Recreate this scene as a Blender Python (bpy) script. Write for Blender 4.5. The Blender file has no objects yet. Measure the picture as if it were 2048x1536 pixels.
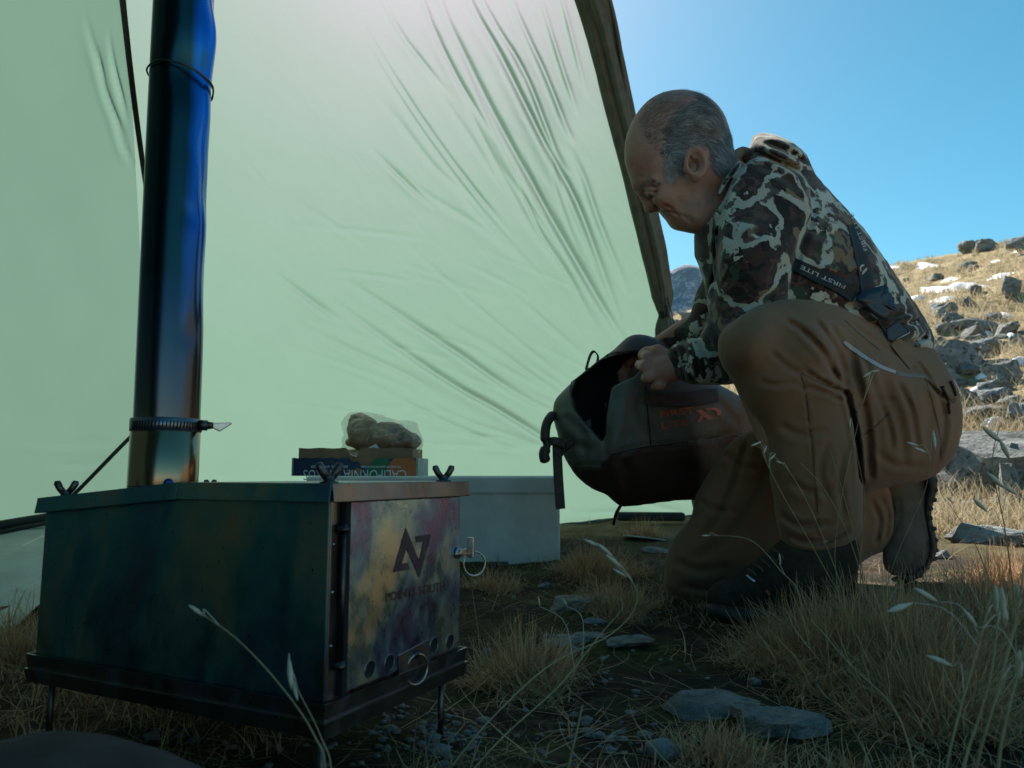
import bpy, bmesh, math, random
import numpy as np
from mathutils import Vector
from mathutils.bvhtree import BVHTree
R = math.radians
rng = np.random.default_rng(7); random.seed(7)
scene = bpy.context.scene
C = scene.collection
# ---------------------------------------------------------------- camera
F, CX, CY = 1500.0, 1024.0, 768.0
PITCH = R(6.92); EYE = 0.27
cd = bpy.data.cameras.new('camera'); cam = bpy.data.objects.new('camera', cd); C.objects.link(cam)
cam.location = (0, 0, EYE); cam.rotation_euler = (R(90) + PITCH, 0, 0)
cd.sensor_width = 36; cd.lens = F / 2048 * 36; cd.clip_start = 0.02; cd.clip_end = 6000
cd.dof.use_dof = True; cd.dof.focus_distance = 1.15; cd.dof.aperture_fstop = 11
scene.camera = cam
# ---------------------------------------------------------------- sky, sun, exposure
SUN_AZ, SUN_EL = R(-8), R(43)
w = bpy.data.worlds.new('World'); scene.world = w; w.use_nodes = True
nt = w.node_tree; bg = nt.nodes['Background']
sky = nt.nodes.new('ShaderNodeTexSky'); sky.sky_type = 'NISHITA'; sky.sun_disc = False
sky.sun_elevation = SUN_EL; sky.sun_rotation = SUN_AZ; sky.altitude = 1500; sky.air_density = 1.0
sky.dust_density = 1.2; sky.ozone_density = 1.6
hs = nt.nodes.new('ShaderNodeHueSaturation'); hs.inputs['Hue'].default_value = 0.464; hs.inputs['Saturation'].default_value = 1.32
nt.links.new(sky.outputs[0], hs.inputs['Color']); nt.links.new(hs.outputs[0], bg.inputs['Color'])
bg.inputs['Strength'].default_value = 0.060
sd = bpy.data.lights.new('sun', 'SUN'); sun = bpy.data.objects.new('sun', sd); C.objects.link(sun)
sd.energy = 4.6; sd.angle = R(0.5); sd.color = (1.0, 0.93, 0.82)
SD = Vector((math.sin(SUN_AZ) * math.cos(SUN_EL), math.cos(SUN_AZ) * math.cos(SUN_EL), math.sin(SUN_EL)))
sun.rotation_euler = SD.to_track_quat('Z', 'Y').to_euler()
scene.view_settings.view_transform = 'Standard'; scene.view_settings.look = 'None'
scene.view_settings.exposure = 1.3; scene.view_settings.gamma = 1.0
scene.render.engine = 'CYCLES'; scene.cycles.max_bounces = 7; scene.cycles.transparent_max_bounces = 10
scene.cycles.use_denoising = True
# ---------------------------------------------------------------- camera geometry helpers
cp, sp = math.cos(PITCH), math.sin(PITCH)
def P(px, py, Y):
    """The point at world depth Y seen at photo pixel (px, py)."""
    dx, dy = (px - CX) / F, (CY - py) / F
    t = Y / (cp - dy * sp)
    return np.array([dx * t, Y, EYE + (sp + dy * cp) * t])
def ray(px, py):
    dx, dy = (px - CX) / F, (CY - py) / F
    return np.array([dx, cp - dy * sp, sp + dy * cp])
def proj(X, Y, Z):
    z = Z - EYE; f = Y * cp + z * sp; u = -Y * sp + z * cp
    f = np.maximum(f, 1e-3)
    return CX + F * X / f, CY - F * u / f
def on_plane(px, py, p0, n):
    d = ray(px, py); o = np.array([0, 0, EYE]); n = np.asarray(n, float)
    return o + d * (np.dot(np.asarray(p0) - o, n) / np.dot(d, n))
# ---------------------------------------------------------------- noise
_T = np.random.default_rng(3).random((32, 32, 32)).astype(np.float32)
def vnoise(x, y, z):
    x, y, z = np.broadcast_arrays(np.asarray(x, np.float32), np.asarray(y, np.float32), np.asarray(z, np.float32))
    xi, yi, zi = np.floor(x), np.floor(y), np.floor(z)
    fx, fy, fz = x - xi, y - yi, z - zi
    fx, fy, fz = (f * f * (3 - 2 * f) for f in (fx, fy, fz))
    xi, yi, zi = (a.astype(np.int32) & 31 for a in (xi, yi, zi))
    x1, y1, z1 = (xi + 1) & 31, (yi + 1) & 31, (zi + 1) & 31
    l = lambda a, b, t: a + (b - a) * t
    return l(l(l(_T[xi, yi, zi], _T[x1, yi, zi], fx), l(_T[xi, y1, zi], _T[x1, y1, zi], fx), fy),
             l(l(_T[xi, yi, z1], _T[x1, yi, z1], fx), l(_T[xi, y1, z1], _T[x1, y1, z1], fx), fy), fz)
def fbm(x, y, z, o=4):
    a, s, f, n = 0, 0.5, 1.0, 0
    for i in range(o):
        a = a + s * (vnoise(x * f + 7.3 * i, y * f + 3.1 * i, z * f + 1.7 * i) - 0.5); s *= 0.5; f *= 2.03
    return a
# ---------------------------------------------------------------- objects
def tag(o, label=None, cat=None, group=None, kind=None):
    if label: o['label'] = label
    if cat: o['category'] = cat
    if group: o['group'] = group
    if kind: o['kind'] = kind
    return o
OFF = {}
def empty(name, loc, label, cat, group=None):
    o = bpy.data.objects.new(name, None); C.objects.link(o); o.location = loc; o.empty_display_size = 0.05
    OFF[o.name] = np.array(loc, float); return tag(o, label, cat, group)
def mesh_obj(name, V, Fc, mat, parent=None, smooth=True):
    V = np.asarray(V, float)
    off = OFF.get(parent.name, np.zeros(3)) if parent else np.zeros(3)
    me = bpy.data.meshes.new(name); me.from_pydata((V - off).tolist(), [], Fc if isinstance(Fc, list) else Fc.tolist()); me.update()
    mats = mat if isinstance(mat, (list, tuple)) else [mat]
    for m in mats: me.materials.append(m)
    if smooth: me.polygons.foreach_set('use_smooth', [True] * len(me.polygons))
    o = bpy.data.objects.new(name, me); C.objects.link(o)
    if parent: o.parent = parent
    OFF[o.name] = off
    return o
def bvh_of(V, Fc): return BVHTree.FromPolygons([tuple(v) for v in V], [tuple(f) for f in Fc])
def copy_tree(o, loc=None, parent=None):
    c = o.copy(); C.objects.link(c)
    if parent: c.parent = parent
    if loc is not None: c.location = loc
    for ch in o.children: copy_tree(ch, None, c)
    return c
class MB:
    def __init__(s): s.v, s.f, s.m, s.cur = [], [], [], 0
    def add(s, V, Fc):
        b = len(s.v); s.v += [tuple(map(float, p)) for p in V]; s.f += [tuple(int(i) + b for i in f) for f in Fc]; s.m += [s.cur] * len(Fc); return s
    def box(s, o, ax, ay, az):
        o, ax, ay, az = map(np.asarray, (o, ax, ay, az))
        V = [o + i * ax + j * ay + k * az for k in (0, 1) for j in (0, 1) for i in (0, 1)]
        Fc = [(0, 2, 3, 1), (4, 5, 7, 6), (0, 1, 5, 4), (2, 6, 7, 3), (0, 4, 6, 2), (1, 3, 7, 5)]
        if np.dot(np.cross(ax, ay), az) < 0: Fc = [f[::-1] for f in Fc]
        return s.add(V, Fc)
    def prism(s, pts, d):
        pts = [np.asarray(p, float) for p in pts]; n = len(pts); d = np.asarray(d, float)
        nn = sum((np.cross(pts[i] - pts[0], pts[(i + 1) % n] - pts[0]) for i in range(n)), np.zeros(3))
        V = pts + [p + d for p in pts]
        Fc = [tuple(range(n))[::-1], tuple(range(n, 2 * n))] + [(i, (i + 1) % n, n + (i + 1) % n, n + i) for i in range(n)]
        if np.dot(nn, d) < 0: Fc = [f[::-1] for f in Fc]
        return s.add(V, Fc)
    def tube(s, pts, r, n=8, closed=False, cap=True, flat=None):
        pts = np.asarray(pts, float); m = len(pts); r = np.broadcast_to(np.asarray(r, float), (m,))
        tg = np.roll(pts, -1, 0) - np.roll(pts, 1, 0) if closed else np.gradient(pts, axis=0)
        tg /= np.linalg.norm(tg, axis=1)[:, None] + 1e-12
        up = np.array([0, 0, 1.0]) if abs(tg[0][2]) < 0.9 else np.array([0, 1.0, 0])
        V, nrm = [], np.cross(tg[0], up); nrm /= np.linalg.norm(nrm)
        for i in range(m):
            nrm = nrm - tg[i] * np.dot(nrm, tg[i]); nrm /= np.linalg.norm(nrm) + 1e-12; b = np.cross(tg[i], nrm)
            for k in range(n):
                a = 2 * math.pi * k / n; V.append(pts[i] + r[i] * (math.cos(a) * nrm + math.sin(a) * b))
        Fc = [(i * n + k, i * n + (k + 1) % n, ((i + 1) % m) * n + (k + 1) % n, ((i + 1) % m) * n + k) for i in range(m if closed else m - 1) for k in range(n)]
        if cap and not closed: Fc += [tuple(range(n))[::-1], tuple(range((m - 1) * n, m * n))]
        return s.add(V, Fc)
    def lathe(s, o, prof, n=24, ax=(0, 0, 1)):
        ax = np.asarray(ax, float); ax /= np.linalg.norm(ax); t = np.array([1.0, 0, 0]) if abs(ax[0]) < .9 else np.array([0, 1.0, 0])
        a1 = np.cross(ax, t); a1 /= np.linalg.norm(a1); a2 = np.cross(ax, a1); m = len(prof)
        V = [np.asarray(o) + ax * h + r * (math.cos(2 * math.pi * k / n) * a1 + math.sin(2 * math.pi * k / n) * a2) for r, h in prof for k in range(n)]
        Fc = [(i * n + k, i * n + (k + 1) % n, (i + 1) * n + (k + 1) % n, (i + 1) * n + k) for i in range(m - 1) for k in range(n)]
        return s.add(V, Fc)
    def build(s, name, mat, parent=None, smooth=True):
        o = mesh_obj(name, s.v, s.f, mat, parent, smooth)
        if any(s.m): o.data.polygons.foreach_set('material_index', s.m)
        return o
def bevel(o, wd, seg=2):
    md = o.modifiers.new('bevel', 'BEVEL'); md.width = wd; md.segments = seg; md.limit_method = 'ANGLE'; md.angle_limit = R(35); return o
def spline(pts, n, closed=False):
    """Catmull-Rom through pts, n points in all."""
    p = np.asarray(pts, float); m = len(p); out = []
    segs = m if closed else m - 1
    for t in np.linspace(0, segs, n, endpoint=not closed):
        i = min(int(t), segs - 1); u = t - i
        g = (lambda k: p[k % m]) if closed else (lambda k: p[min(max(k, 0), m - 1)])
        a, b, c, d = g(i - 1), g(i), g(i + 1), g(i + 2)
        out.append(0.5 * ((2 * b) + (c - a) * u + (2 * a - 5 * b + 4 * c - d) * u * u + (3 * b - a - 3 * c + d) * u ** 3))
    return np.array(out)
# ---------------------------------------------------------------- materials
def S(c): return tuple(((x / 255) / 12.92 if x / 255 < .04045 else ((x / 255 + .055) / 1.055) ** 2.4) for x in c) + (1,)
class NT:
    def __init__(s, name):
        s.m = bpy.data.materials.new(name); s.m.use_nodes = True; s.t = s.m.node_tree
        s.b = s.t.nodes['Principled BSDF']; s.out = s.t.nodes['Material Output']; s.co = None
    def n(s, typ, **kw):
        nd = s.t.nodes.new('ShaderNode' + typ)
        for k, v in kw.items():
            if k.startswith('_'): setattr(nd, k[1:], v)
            else:
                i = nd.inputs[k.replace('__', ' ')]
                if hasattr(v, 'is_linked') or hasattr(v, 'links'): s.t.links.new(v, i)
                else: i.default_value = v
        return nd
    def pos(s):
        if not s.co: s.co = s.n('NewGeometry').outputs['Position']
        return s.co
    def obj(s): return s.n('TexCoord').outputs['Object']
    def noise(s, scale, detail=4, rough=.55, vec=None, dist=0.0):
        return s.n('TexNoise', Scale=scale, Detail=detail, Roughness=rough, Distortion=dist, Vector=vec or s.pos()).outputs['Fac']
    def mapv(s, sc, vec=None, rot=(0, 0, 0)): return s.n('Mapping', Vector=vec or s.pos(), Scale=sc, Rotation=rot).outputs[0]
    def ramp(s, fac, stops, interp='LINEAR'):
        r = s.n('ValToRGB', Fac=fac); e = r.color_ramp.elements; r.color_ramp.interpolation = interp
        while len(e) < len(stops): e.new(0.5)
        for i, (p, c) in enumerate(stops): e[i].position = p; e[i].color = c if len(c) == 4 else tuple(c) + (1,)
        return r.outputs[0]
    def step(s, fac, a, b): return s.n('MapRange', Value=fac, From__Min=a, From__Max=b).outputs[0]
    def mix(s, fac, a, b, mode='MIX'):
        nd = s.t.nodes.new('ShaderNodeMix'); nd.data_type = 'RGBA'; nd.blend_type = mode
        for i, v in ((0, fac), (6, a), (7, b)):
            if hasattr(v, 'links'): s.t.links.new(v, nd.inputs[i])
            else: nd.inputs[i].default_value = v if i == 0 or len(v) == 4 else tuple(v) + (1,)
        return nd.outputs[2]
    def math(s, op, a, b=0.0):
        nd = s.t.nodes.new('ShaderNodeMath'); nd.operation = op
        for i, v in enumerate((a, b)):
            if hasattr(v, 'links'): s.t.links.new(v, nd.inputs[i])
            else: nd.inputs[i].default_value = v
        return nd.outputs[0]
    def bump(s, h, strength=.3, dist=.01):
        s.t.links.new(s.n('Bump', Height=h, Strength=strength, Distance=dist).outputs[0], s.b.inputs['Normal']); return s
    def set(s, **kw):
        for k, v in kw.items():
            i = s.b.inputs[k.replace('__', ' ')]
            if hasattr(v, 'links'): s.t.links.new(v, i)
            else: i.default_value = v if not (isinstance(v, tuple) and len(v) == 3) else v + (1,)
        return s
def simple(name, col, rough=.6, metal=0.0, var=.25, scale=40, bumps=.15, bdist=.002, spec=.5, sheen=0.0):
    t = NT(name); n1 = t.noise(scale, 5)
    d = tuple(c * (1 - var) for c in col[:3]); l = tuple(min(1, c * (1 + var)) for c in col[:3])
    t.set(Base__Color=t.ramp(n1, [(.3, d), (.7, l)]), Roughness=rough, Metallic=metal)
    t.b.inputs['Specular IOR Level'].default_value = spec
    if sheen: t.b.inputs['Sheen Weight'].default_value = sheen
    if bumps: t.bump(t.noise(scale * 3, 4), bumps, bdist)
    return t.m
# ---------------------------------------------------------------- terrain
def softplus(x, k): return k * np.logaddexp(0, x / k)
def g(x, y):
    x = np.asarray(x, float); y = np.asarray(y, float)
    rho = np.hypot(x, y)
    base = 0.03 * np.clip(y - .7, 0, 3) + 0.035 * np.clip((x - .55) / .4, 0, 1) * np.clip((y - 1) / .6, 0, 1)
    s = softplus(.2 * y + .24 * x - .90, .06)
    s = np.where(y < 0, 0, s)
    drop = softplus(rho - 28 - 3 * (vnoise(x * .12, y * .12, 4.) - .5), 1.0) * .75
    s = np.maximum(s - drop, -25)
    far = np.clip((rho - 2.2) / 6, 0, 1)
    n = fbm(x * .45, y * .45, 2.0, 4) * .75 * far + fbm(x * 2.2, y * 2.2, 5.0, 3) * .16 * np.clip((rho - 2) / 3, 0, 1)
    n = n + fbm(x * 7, y * 7, 1.0, 3) * .022 + fbm(x * 25, y * 25, 9.0, 2) * .008
    return base + s + n
gz = lambda x, y: float(g(x, y))
def ground_at(px, py):
    """Where the ray through a photo pixel meets the ground."""
    d = ray(px, py); o = np.array([0, 0, EYE]); t = np.geomspace(.3, 60, 900)
    p = o[:, None] + d[:, None] * t; h = p[2] - g(p[0], p[1]); i = np.argmax(h < 0)
    if h[i] >= 0: i = len(t) - 1
    a = h[i - 1] / (h[i - 1] - h[i] + 1e-9) if i else 0; tt = t[i - 1] + a * (t[i] - t[i - 1])
    return o + d * tt
# soil, moss, gravel and dry turf
t = NT('ground'); pz = t.pos()
soil = t.ramp(t.noise(30, 8, .65), [(.3, (.012, .009, .006)), (.5, (.030, .022, .014)), (.7, (.075, .060, .042))])
moss = t.ramp(t.noise(60, 6), [(.3, (.020, .022, .006)), (.7, (.075, .068, .020))])
straw = t.ramp(t.noise(9, 8, .7), [(.25, (.13, .095, .045)), (.45, (.28, .215, .11)), (.6, (.44, .35, .20)), (.8, (.31, .265, .15))])
c = t.mix(t.step(t.noise(5, 6, .65), .47, .58), soil, moss)
c = t.mix(t.math('MULTIPLY', t.step(t.noise(2.1, 8, .7), .54, .64), .5), c, straw)
sep = t.n('SeparateXYZ', Vector=pz)
dist_ = t.n('VectorMath', _operation='DISTANCE'); t.t.links.new(pz, dist_.inputs[0]); dist_.inputs[1].default_value = (-.3, .9, 0)
farf = t.step(dist_.outputs['Value'], 1.7, 3.0)
hillc = t.mix(t.step(t.noise(.9, 8, .7), .52, .62), straw, t.mix(t.noise(3, 5), (.10, .085, .03), (.24, .17, .08)))
hillc = t.mix(t.step(t.noise(1.7, 9, .75), .60, .66), hillc, t.ramp(t.noise(12, 8, .7), [(.3, (.09, .09, .085)), (.7, (.30, .30, .29))]))
c = t.mix(farf, c, hillc)
t.set(Base__Color=c, Roughness=.95); t.b.inputs['Specular IOR Level'].default_value = .15
t.bump(t.math('ADD', t.noise(70, 8, .7), t.math('MULTIPLY', t.noise(6, 8, .7), 2)), .9, .012)
M_ground = t.m
ang = np.concatenate([np.linspace(-180, -46, 60, endpoint=False), np.linspace(-46, 46, 460, endpoint=False), np.linspace(46, 180, 60)])
rad = np.concatenate([np.geomspace(.12, .5, 14, endpoint=False), np.geomspace(.5, 34, 330, endpoint=False), np.geomspace(34, 3500, 30)])
A, RR = np.meshgrid(np.radians(ang), rad, indexing='ij')
X, Y = RR * np.sin(A), RR * np.cos(A); Z = g(X, Y)
na, nr = A.shape; I = np.arange(na * nr).reshape(na, nr)
Fq = np.stack([I[:-1, :-1], I[:-1, 1:], I[1:, 1:], I[1:, :-1]], -1).reshape(-1, 4)[:, ::-1]
V = np.stack([X, Y, Z], -1).reshape(-1, 3); V = np.vstack([V, [[0, 0, gz(0, 0)]]])
Fl = Fq.tolist() + [[int(I[i, 0]), int(I[i + 1, 0]), len(V) - 1][::-1] for i in range(na - 1)]
ground = mesh_obj('ground', V, Fl, M_ground); tag(ground, 'dark mossy soil rising into a golden dry grass hillside', None, kind='structure')
# far mountain, snow-dusted, its face away from the sun
t = NT('hazed_mountain_rock'); n1 = t.noise(.11, 10, .72); n2 = t.noise(.5, 9, .75)
rk = t.ramp(n2, [(.3, (.17, .21, .26)), (.7, (.32, .37, .43))])  # distance haze painted into the rock as a lighter, bluer colour
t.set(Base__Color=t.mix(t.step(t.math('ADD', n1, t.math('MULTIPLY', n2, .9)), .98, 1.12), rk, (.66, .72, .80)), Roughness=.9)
t.bump(n2, 1.0, 1.5)
xs, ys = np.meshgrid(np.linspace(-420, 620, 330), np.linspace(190, 560, 130), indexing='ij')
dy_ = ys - 380 - 30 * fbm(xs * .006, 1, 1, 3); ridge = 1 - np.clip(np.where(dy_ < 0, -dy_ / 105, dy_ / 170), 0, 1) ** 1.1
hz = -25 + ridge * (1 - .4 * np.clip((xs - 135) / 120, 0, 1)) * (128 + 26 * fbm(xs * .007, ys * .003, 3, 5) + .02 * xs) + fbm(xs * .03, ys * .03, 8, 5) * 26 * (.3 + ridge)
hz += 5 * np.exp(-((xs - 92) / 9) ** 2) * np.exp(-((ys - 380) / 30) ** 2)
n0, n1_ = xs.shape; I = np.arange(n0 * n1_).reshape(n0, n1_)
mo = mesh_obj('mountain', np.stack([xs, ys, hz], -1).reshape(-1, 3), np.stack([I[:-1, :-1], I[1:, :-1], I[1:, 1:], I[:-1, 1:]], -1).reshape(-1, 4), t.m)
tag(mo, 'far blue rocky mountain ridge dusted with snow', None, kind='structure')

# ---------------------------------------------------------------- tent
def lerp(a, b, u): return a + (b - a) * u
ZT = 2.75
def line3(a, b):
    a, b = np.asarray(a, float), np.asarray(b, float)
    return lambda z: a + (b - a) * ((z - a[2]) / (b[2] - a[2]))[..., None]
TOPR, TOPL = (-.11, 1.87, ZT), (-.85, 1.2, ZT)
CORN = line3((-1.45, 3.1, .04), TOPL); REDGE = line3((.88, 3.22, .04), TOPR)
FLE = line3((-1.9, -1.5, -.03), TOPL); FRE = line3((-.6, -1.35, -.03), TOPR)
t = NT('tent_nylon'); po = t.pos()
wv = lambda ax, sc: t.n('TexWave', Vector=po, Scale=sc, _bands_direction=ax).outputs['Fac']
grid = t.math('MAXIMUM', t.math('POWER', wv('X', 95), 9), t.math('POWER', wv('Z', 95), 9))
fine = t.n('Bump', Height=t.math('ADD', grid, t.noise(260, 2)), Strength=.16, Distance=.0008).outputs[0]
mott = t.noise(6, 6)
colT = t.mix(t.math('MULTIPLY', grid, .25), t.mix(mott, (.108, .189, .147), (.120, .206, .162)), (.087, .153, .119))
tr = t.n('BsdfTranslucent', Color=colT, Normal=fine).outputs[0]
df = t.n('BsdfPrincipled', Base__Color=(.10, .125, .09, 1), Roughness=.45, Normal=fine).outputs[0]
rf = t.n('BsdfRefraction', Color=(.70, .36, .74, 1), Roughness=1.0, IOR=1.4, Normal=fine).outputs[0]
m1 = t.n('MixShader', Fac=.30, _label='').outputs
t.t.links.new(tr, t.t.nodes[-1].inputs[1]); t.t.links.new(df, t.t.nodes[-1].inputs[2])
mA = t.t.nodes[-1].outputs[0]
mB = t.n('MixShader', Fac=.013); t.t.links.new(mA, mB.inputs[1]); t.t.links.new(rf, mB.inputs[2])
t.t.links.new(mB.outputs[0], t.out.inputs['Surface']); M_tent = t.m
# creases in the fabric, drawn where they run on the wall: (points, depth, width)
CR = [([(800,-260),(880,0),(940,130),(1000,250),(1100,430),(1180,570),(1232,655),(1275,720)], .016, 13),
      ([(860,-200),(940,0),(1000,110),(1080,270),(1150,400),(1200,530),(1250,670)], .018, 12),
      ([(1130,280),(1165,350),(1200,450),(1262,600)], .009, 11),
      ([(900,-120),(985,40),(1050,150),(1110,300),(1140,350)], .013, 10),
      ([(985,-100),(1040,40),(1090,150),(1130,250),(1150,290)], .012, 10),
      ([(1060,-80),(1100,60),(1135,170),(1160,240)], .009, 9),
      ([(1110,-60),(1140,60),(1175,200)], .007, 9),
      ([(820,-80),(870,60),(930,180),(1000,290)], .007, 9), ([(740,-60),(800,60),(860,140),(910,200)], .004, 9),
      ([(660,585),(760,660),(900,755),(1000,812),(1090,868),(1140,900)], .016, 11),
      ([(690,550),(800,620),(920,700),(1020,770),(1120,825)], .012, 11),
      ([(545,535),(620,590),(690,640)], .006, 10), ([(600,640),(700,690),(820,745),(900,800)], .005, 10),
      ([(640,720),(760,770),(880,830),(1000,880),(1090,905)], .004, 9), ([(860,800),(950,840),(1080,880)], .004, 8),
      ([(900,640),(990,690),(1100,770),(1150,800)], .004, 10), ([(1000,560),(1090,640),(1180,720)], .003, 10),
      ([(1050,420),(1120,520),(1190,650)], .005, 10), ([(980,300),(1060,410),(1140,530)], .004, 10),
      ([(720,150),(800,240),(880,340),(960,400)], .0025, 10), ([(760,300),(850,380),(960,450),(1040,520)], .0025, 10),
      ([(215,60),(225,130),(240,190),(258,250)], .006, 8), ([(190,90),(205,170),(232,240),(262,300)], .006, 8), ([(165,30),(190,110),(210,170)], .004, 9),
      ([(225,230),(245,290),(270,330)], .005, 8), ([(20,880),(120,890),(240,880)], .003, 8), ([(60,930),(160,930),(260,912)], .003, 8),
      ([(1120,1000),(1240,1005),(1400,1020)], .004, 8), ([(1150,940),(1290,985),(1390,1010)], .004, 9)]
r2 = np.random.default_rng(11)
for k in range(16):      # fine secondary pull lines toward the door tie
    x0, y0 = r2.uniform(520, 1120), r2.uniform(380, 880); L = r2.uniform(140, 330)
    a = math.atan2(700 - y0 + (y0 > 560) * 200, 1330 - x0) + r2.normal(0, .12)
    CR.append(([(x0, y0), (x0 + L * .5 * math.cos(a), y0 + L * .5 * math.sin(a) - 4), (x0 + L * math.cos(a), y0 + L * math.sin(a))], r2.uniform(.0008, .002), r2.uniform(6, 9)))
for k in range(18):      # pull lines running down from the ridge toward the door edge
    x0 = r2.uniform(640, 1130); y0 = r2.uniform(-120, 260); x1, y1 = 1300 - (1150 - x0) * .16 + r2.normal(0, 14), 690 + r2.normal(0, 30); f0, f1 = r2.uniform(0, .35), r2.uniform(.4, .95)
    pts = [(x0 + (x1 - x0) * f - 40 * math.sin(math.pi * f), y0 + (y1 - y0) * f) for f in np.linspace(f0, f1, 5)]; CR.append((pts, abs(r2.normal(.0022, .0014)) + .0006, r2.uniform(6, 11)))
for k in range(13):      # and up from the lower door corner into the wall
    a = r2.uniform(2.45, 3.12); L0, L1 = r2.uniform(30, 260), r2.uniform(330, 760); pts = [(1330 + L * math.cos(a + .05 * math.sin(L / 150)), 900 - 1.0 * L * math.sin(a)) for L in np.linspace(L1, L0, 5)]; CR.append((pts, abs(r2.normal(.0014, .001)) + .0004, r2.uniform(6, 10)))
CR = [(a, b * 1.55, c_ * .56) for a, b, c_ in CR]
def crease_depth(px, py):
    out = np.zeros_like(px)
    for pts, dp, wd in CR:
        q = spline(pts, 28); m = (px > q[:, 0].min() - 60) & (px < q[:, 0].max() + 60) & (py > q[:, 1].min() - 60) & (py < q[:, 1].max() + 60)
        if not m.any(): continue
        x, y = px[m], py[m]; best = np.full(x.shape, 1e9); par = np.zeros(x.shape); sgn = np.zeros(x.shape)
        for i in range(len(q) - 1):
            d = q[i + 1] - q[i]; L2 = d @ d; u = np.clip(((x - q[i, 0]) * d[0] + (y - q[i, 1]) * d[1]) / L2, 0, 1)
            ex, ey = x - q[i, 0] - u * d[0], y - q[i, 1] - u * d[1]; dd = np.hypot(ex, ey); b = dd < best
            best[b] = dd[b]; par[b] = (i + u[b]) / (len(q) - 1); sgn[b] = np.sign(d[0] * ey - d[1] * ex)[b]
        fade = np.clip(np.minimum(par * 2.2, (1 - par) * 3), 0, 1) ** 1.2
        s = best * sgn / wd
        out[m] += dp * fade * (np.exp(-s ** 2) - .35 * np.exp(-(s - 2.2) ** 2 / 3))
    return out
def ruled(l1, l2, z0a, z0b, nz, ns, f=None, sag=0.0):
    tt, ss = np.meshgrid(np.linspace(0, 1, nz), np.linspace(0, 1, ns), indexing='ij')
    za = z0a + (ZT - z0a) * tt; zb = z0b + (ZT - z0b) * tt
    V = lerp(l1(za), l2(zb), ss[..., None])
    if f is not None: V = f(V, ss, tt)
    I = np.arange(nz * ns).reshape(nz, ns)
    return V.reshape(-1, 3), np.stack([I[:-1, :-1], I[:-1, 1:], I[1:, 1:], I[1:, :-1]], -1).reshape(-1, 4)
def wall_fn(V, ss, tt):
    px, py = proj(V[..., 0], V[..., 1], V[..., 2])
    d = crease_depth(px, py)
    d += .05 * np.sin(math.pi * ss) * np.sin(math.pi * np.clip(tt * 1.1, 0, 1)) + .012 * fbm(V[..., 0] * 2.5, V[..., 1] * 2, V[..., 2] * 2.5, 3) + .004 * fbm(V[..., 0] * 14, V[..., 1] * 9, V[..., 2] * 8, 4) + .0012 * (.5 - np.abs(fbm((V[..., 0] + V[..., 2]) * 20, (V[..., 2] - V[..., 0] * .6) * 4, 3, 3)) * 3)
    V = V.copy(); V[..., 1] -= d * .88; V[..., 2] -= d * .45
    gap = V[0, :, 2] - g(V[0, :, 0], V[0, :, 1]) + .012; V[..., 2] -= gap[None] * (1 - tt) ** 14
    return V
def side_fn(V, ss, tt):
    px, py = proj(V[..., 0], V[..., 1], V[..., 2]); d = np.where(V[..., 1] > .5, crease_depth(px, py), 0)
    V = V.copy(); V[..., 0] += d + .03 * fbm(V[..., 0] * 2, V[..., 1] * 2, V[..., 2] * 2, 3) * np.sin(math.pi * ss); return V
tent = empty('tent', (0, 3.2, .06), 'pale green backlit tipi tent with its door rolled open', 'tent')
Vw, Fw = ruled(CORN, REDGE, gz(-1.45, 3.1) + .015, gz(.88, 3.22) + .015, 540, 600, wall_fn)
mesh_obj('back_wall', Vw, Fw, M_tent, tent); BV_wall = bvh_of(Vw[::1], Fw[::1])
MIDL = line3((-2.1, 1.9, -.0), TOPL)
t = NT('light_block_cloth'); tr_ = t.n('BsdfTranslucent', Color=(.030, .060, .055, 1)); df_ = t.n('BsdfDiffuse', Color=(.022, .028, .022, 1)); ad = t.n('AddShader'); t.t.links.new(tr_.outputs[0], ad.inputs[0]); t.t.links.new(df_.outputs[0], ad.inputs[1]); t.t.links.new(ad.outputs[0], t.out.inputs['Surface']); M_dk = t.m  # added dark cloth: lets unseen tent walls block light and dim reflections
Vl, Fl = ruled(MIDL, CORN, -.0, gz(-1.45, 3.1) + .015, 200, 200, side_fn); mesh_obj('side_wall', Vl, Fl, M_tent, tent); BV_side = bvh_of(Vl, Fl)
Vd, Fd = ruled(FLE, MIDL, -.02, .0, 40, 50); mesh_obj('unseen_dark_side_wall', Vd, Fd, M_dk, tent)  # unseen near half of the side wall, darkened for the stove's reflection
Vf, Ff = ruled(FRE, FLE, .0, -.02, 40, 60); mesh_obj('unseen_dark_front_wall', Vf, Ff, M_dk, tent)  # unseen front wall, darkened and cut back to shape the fill light
def hit(px, py, *bv):
    d = Vector(ray(px, py)).normalized(); best = None
    for b in bv:
        h = b.ray_cast(Vector((0, 0, EYE)), d)
        if h[0] is not None and (best is None or h[3] < best[3]): best = h
    return best
M_seam = simple('tent_webbing', (.016, .018, .016), .8)
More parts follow.
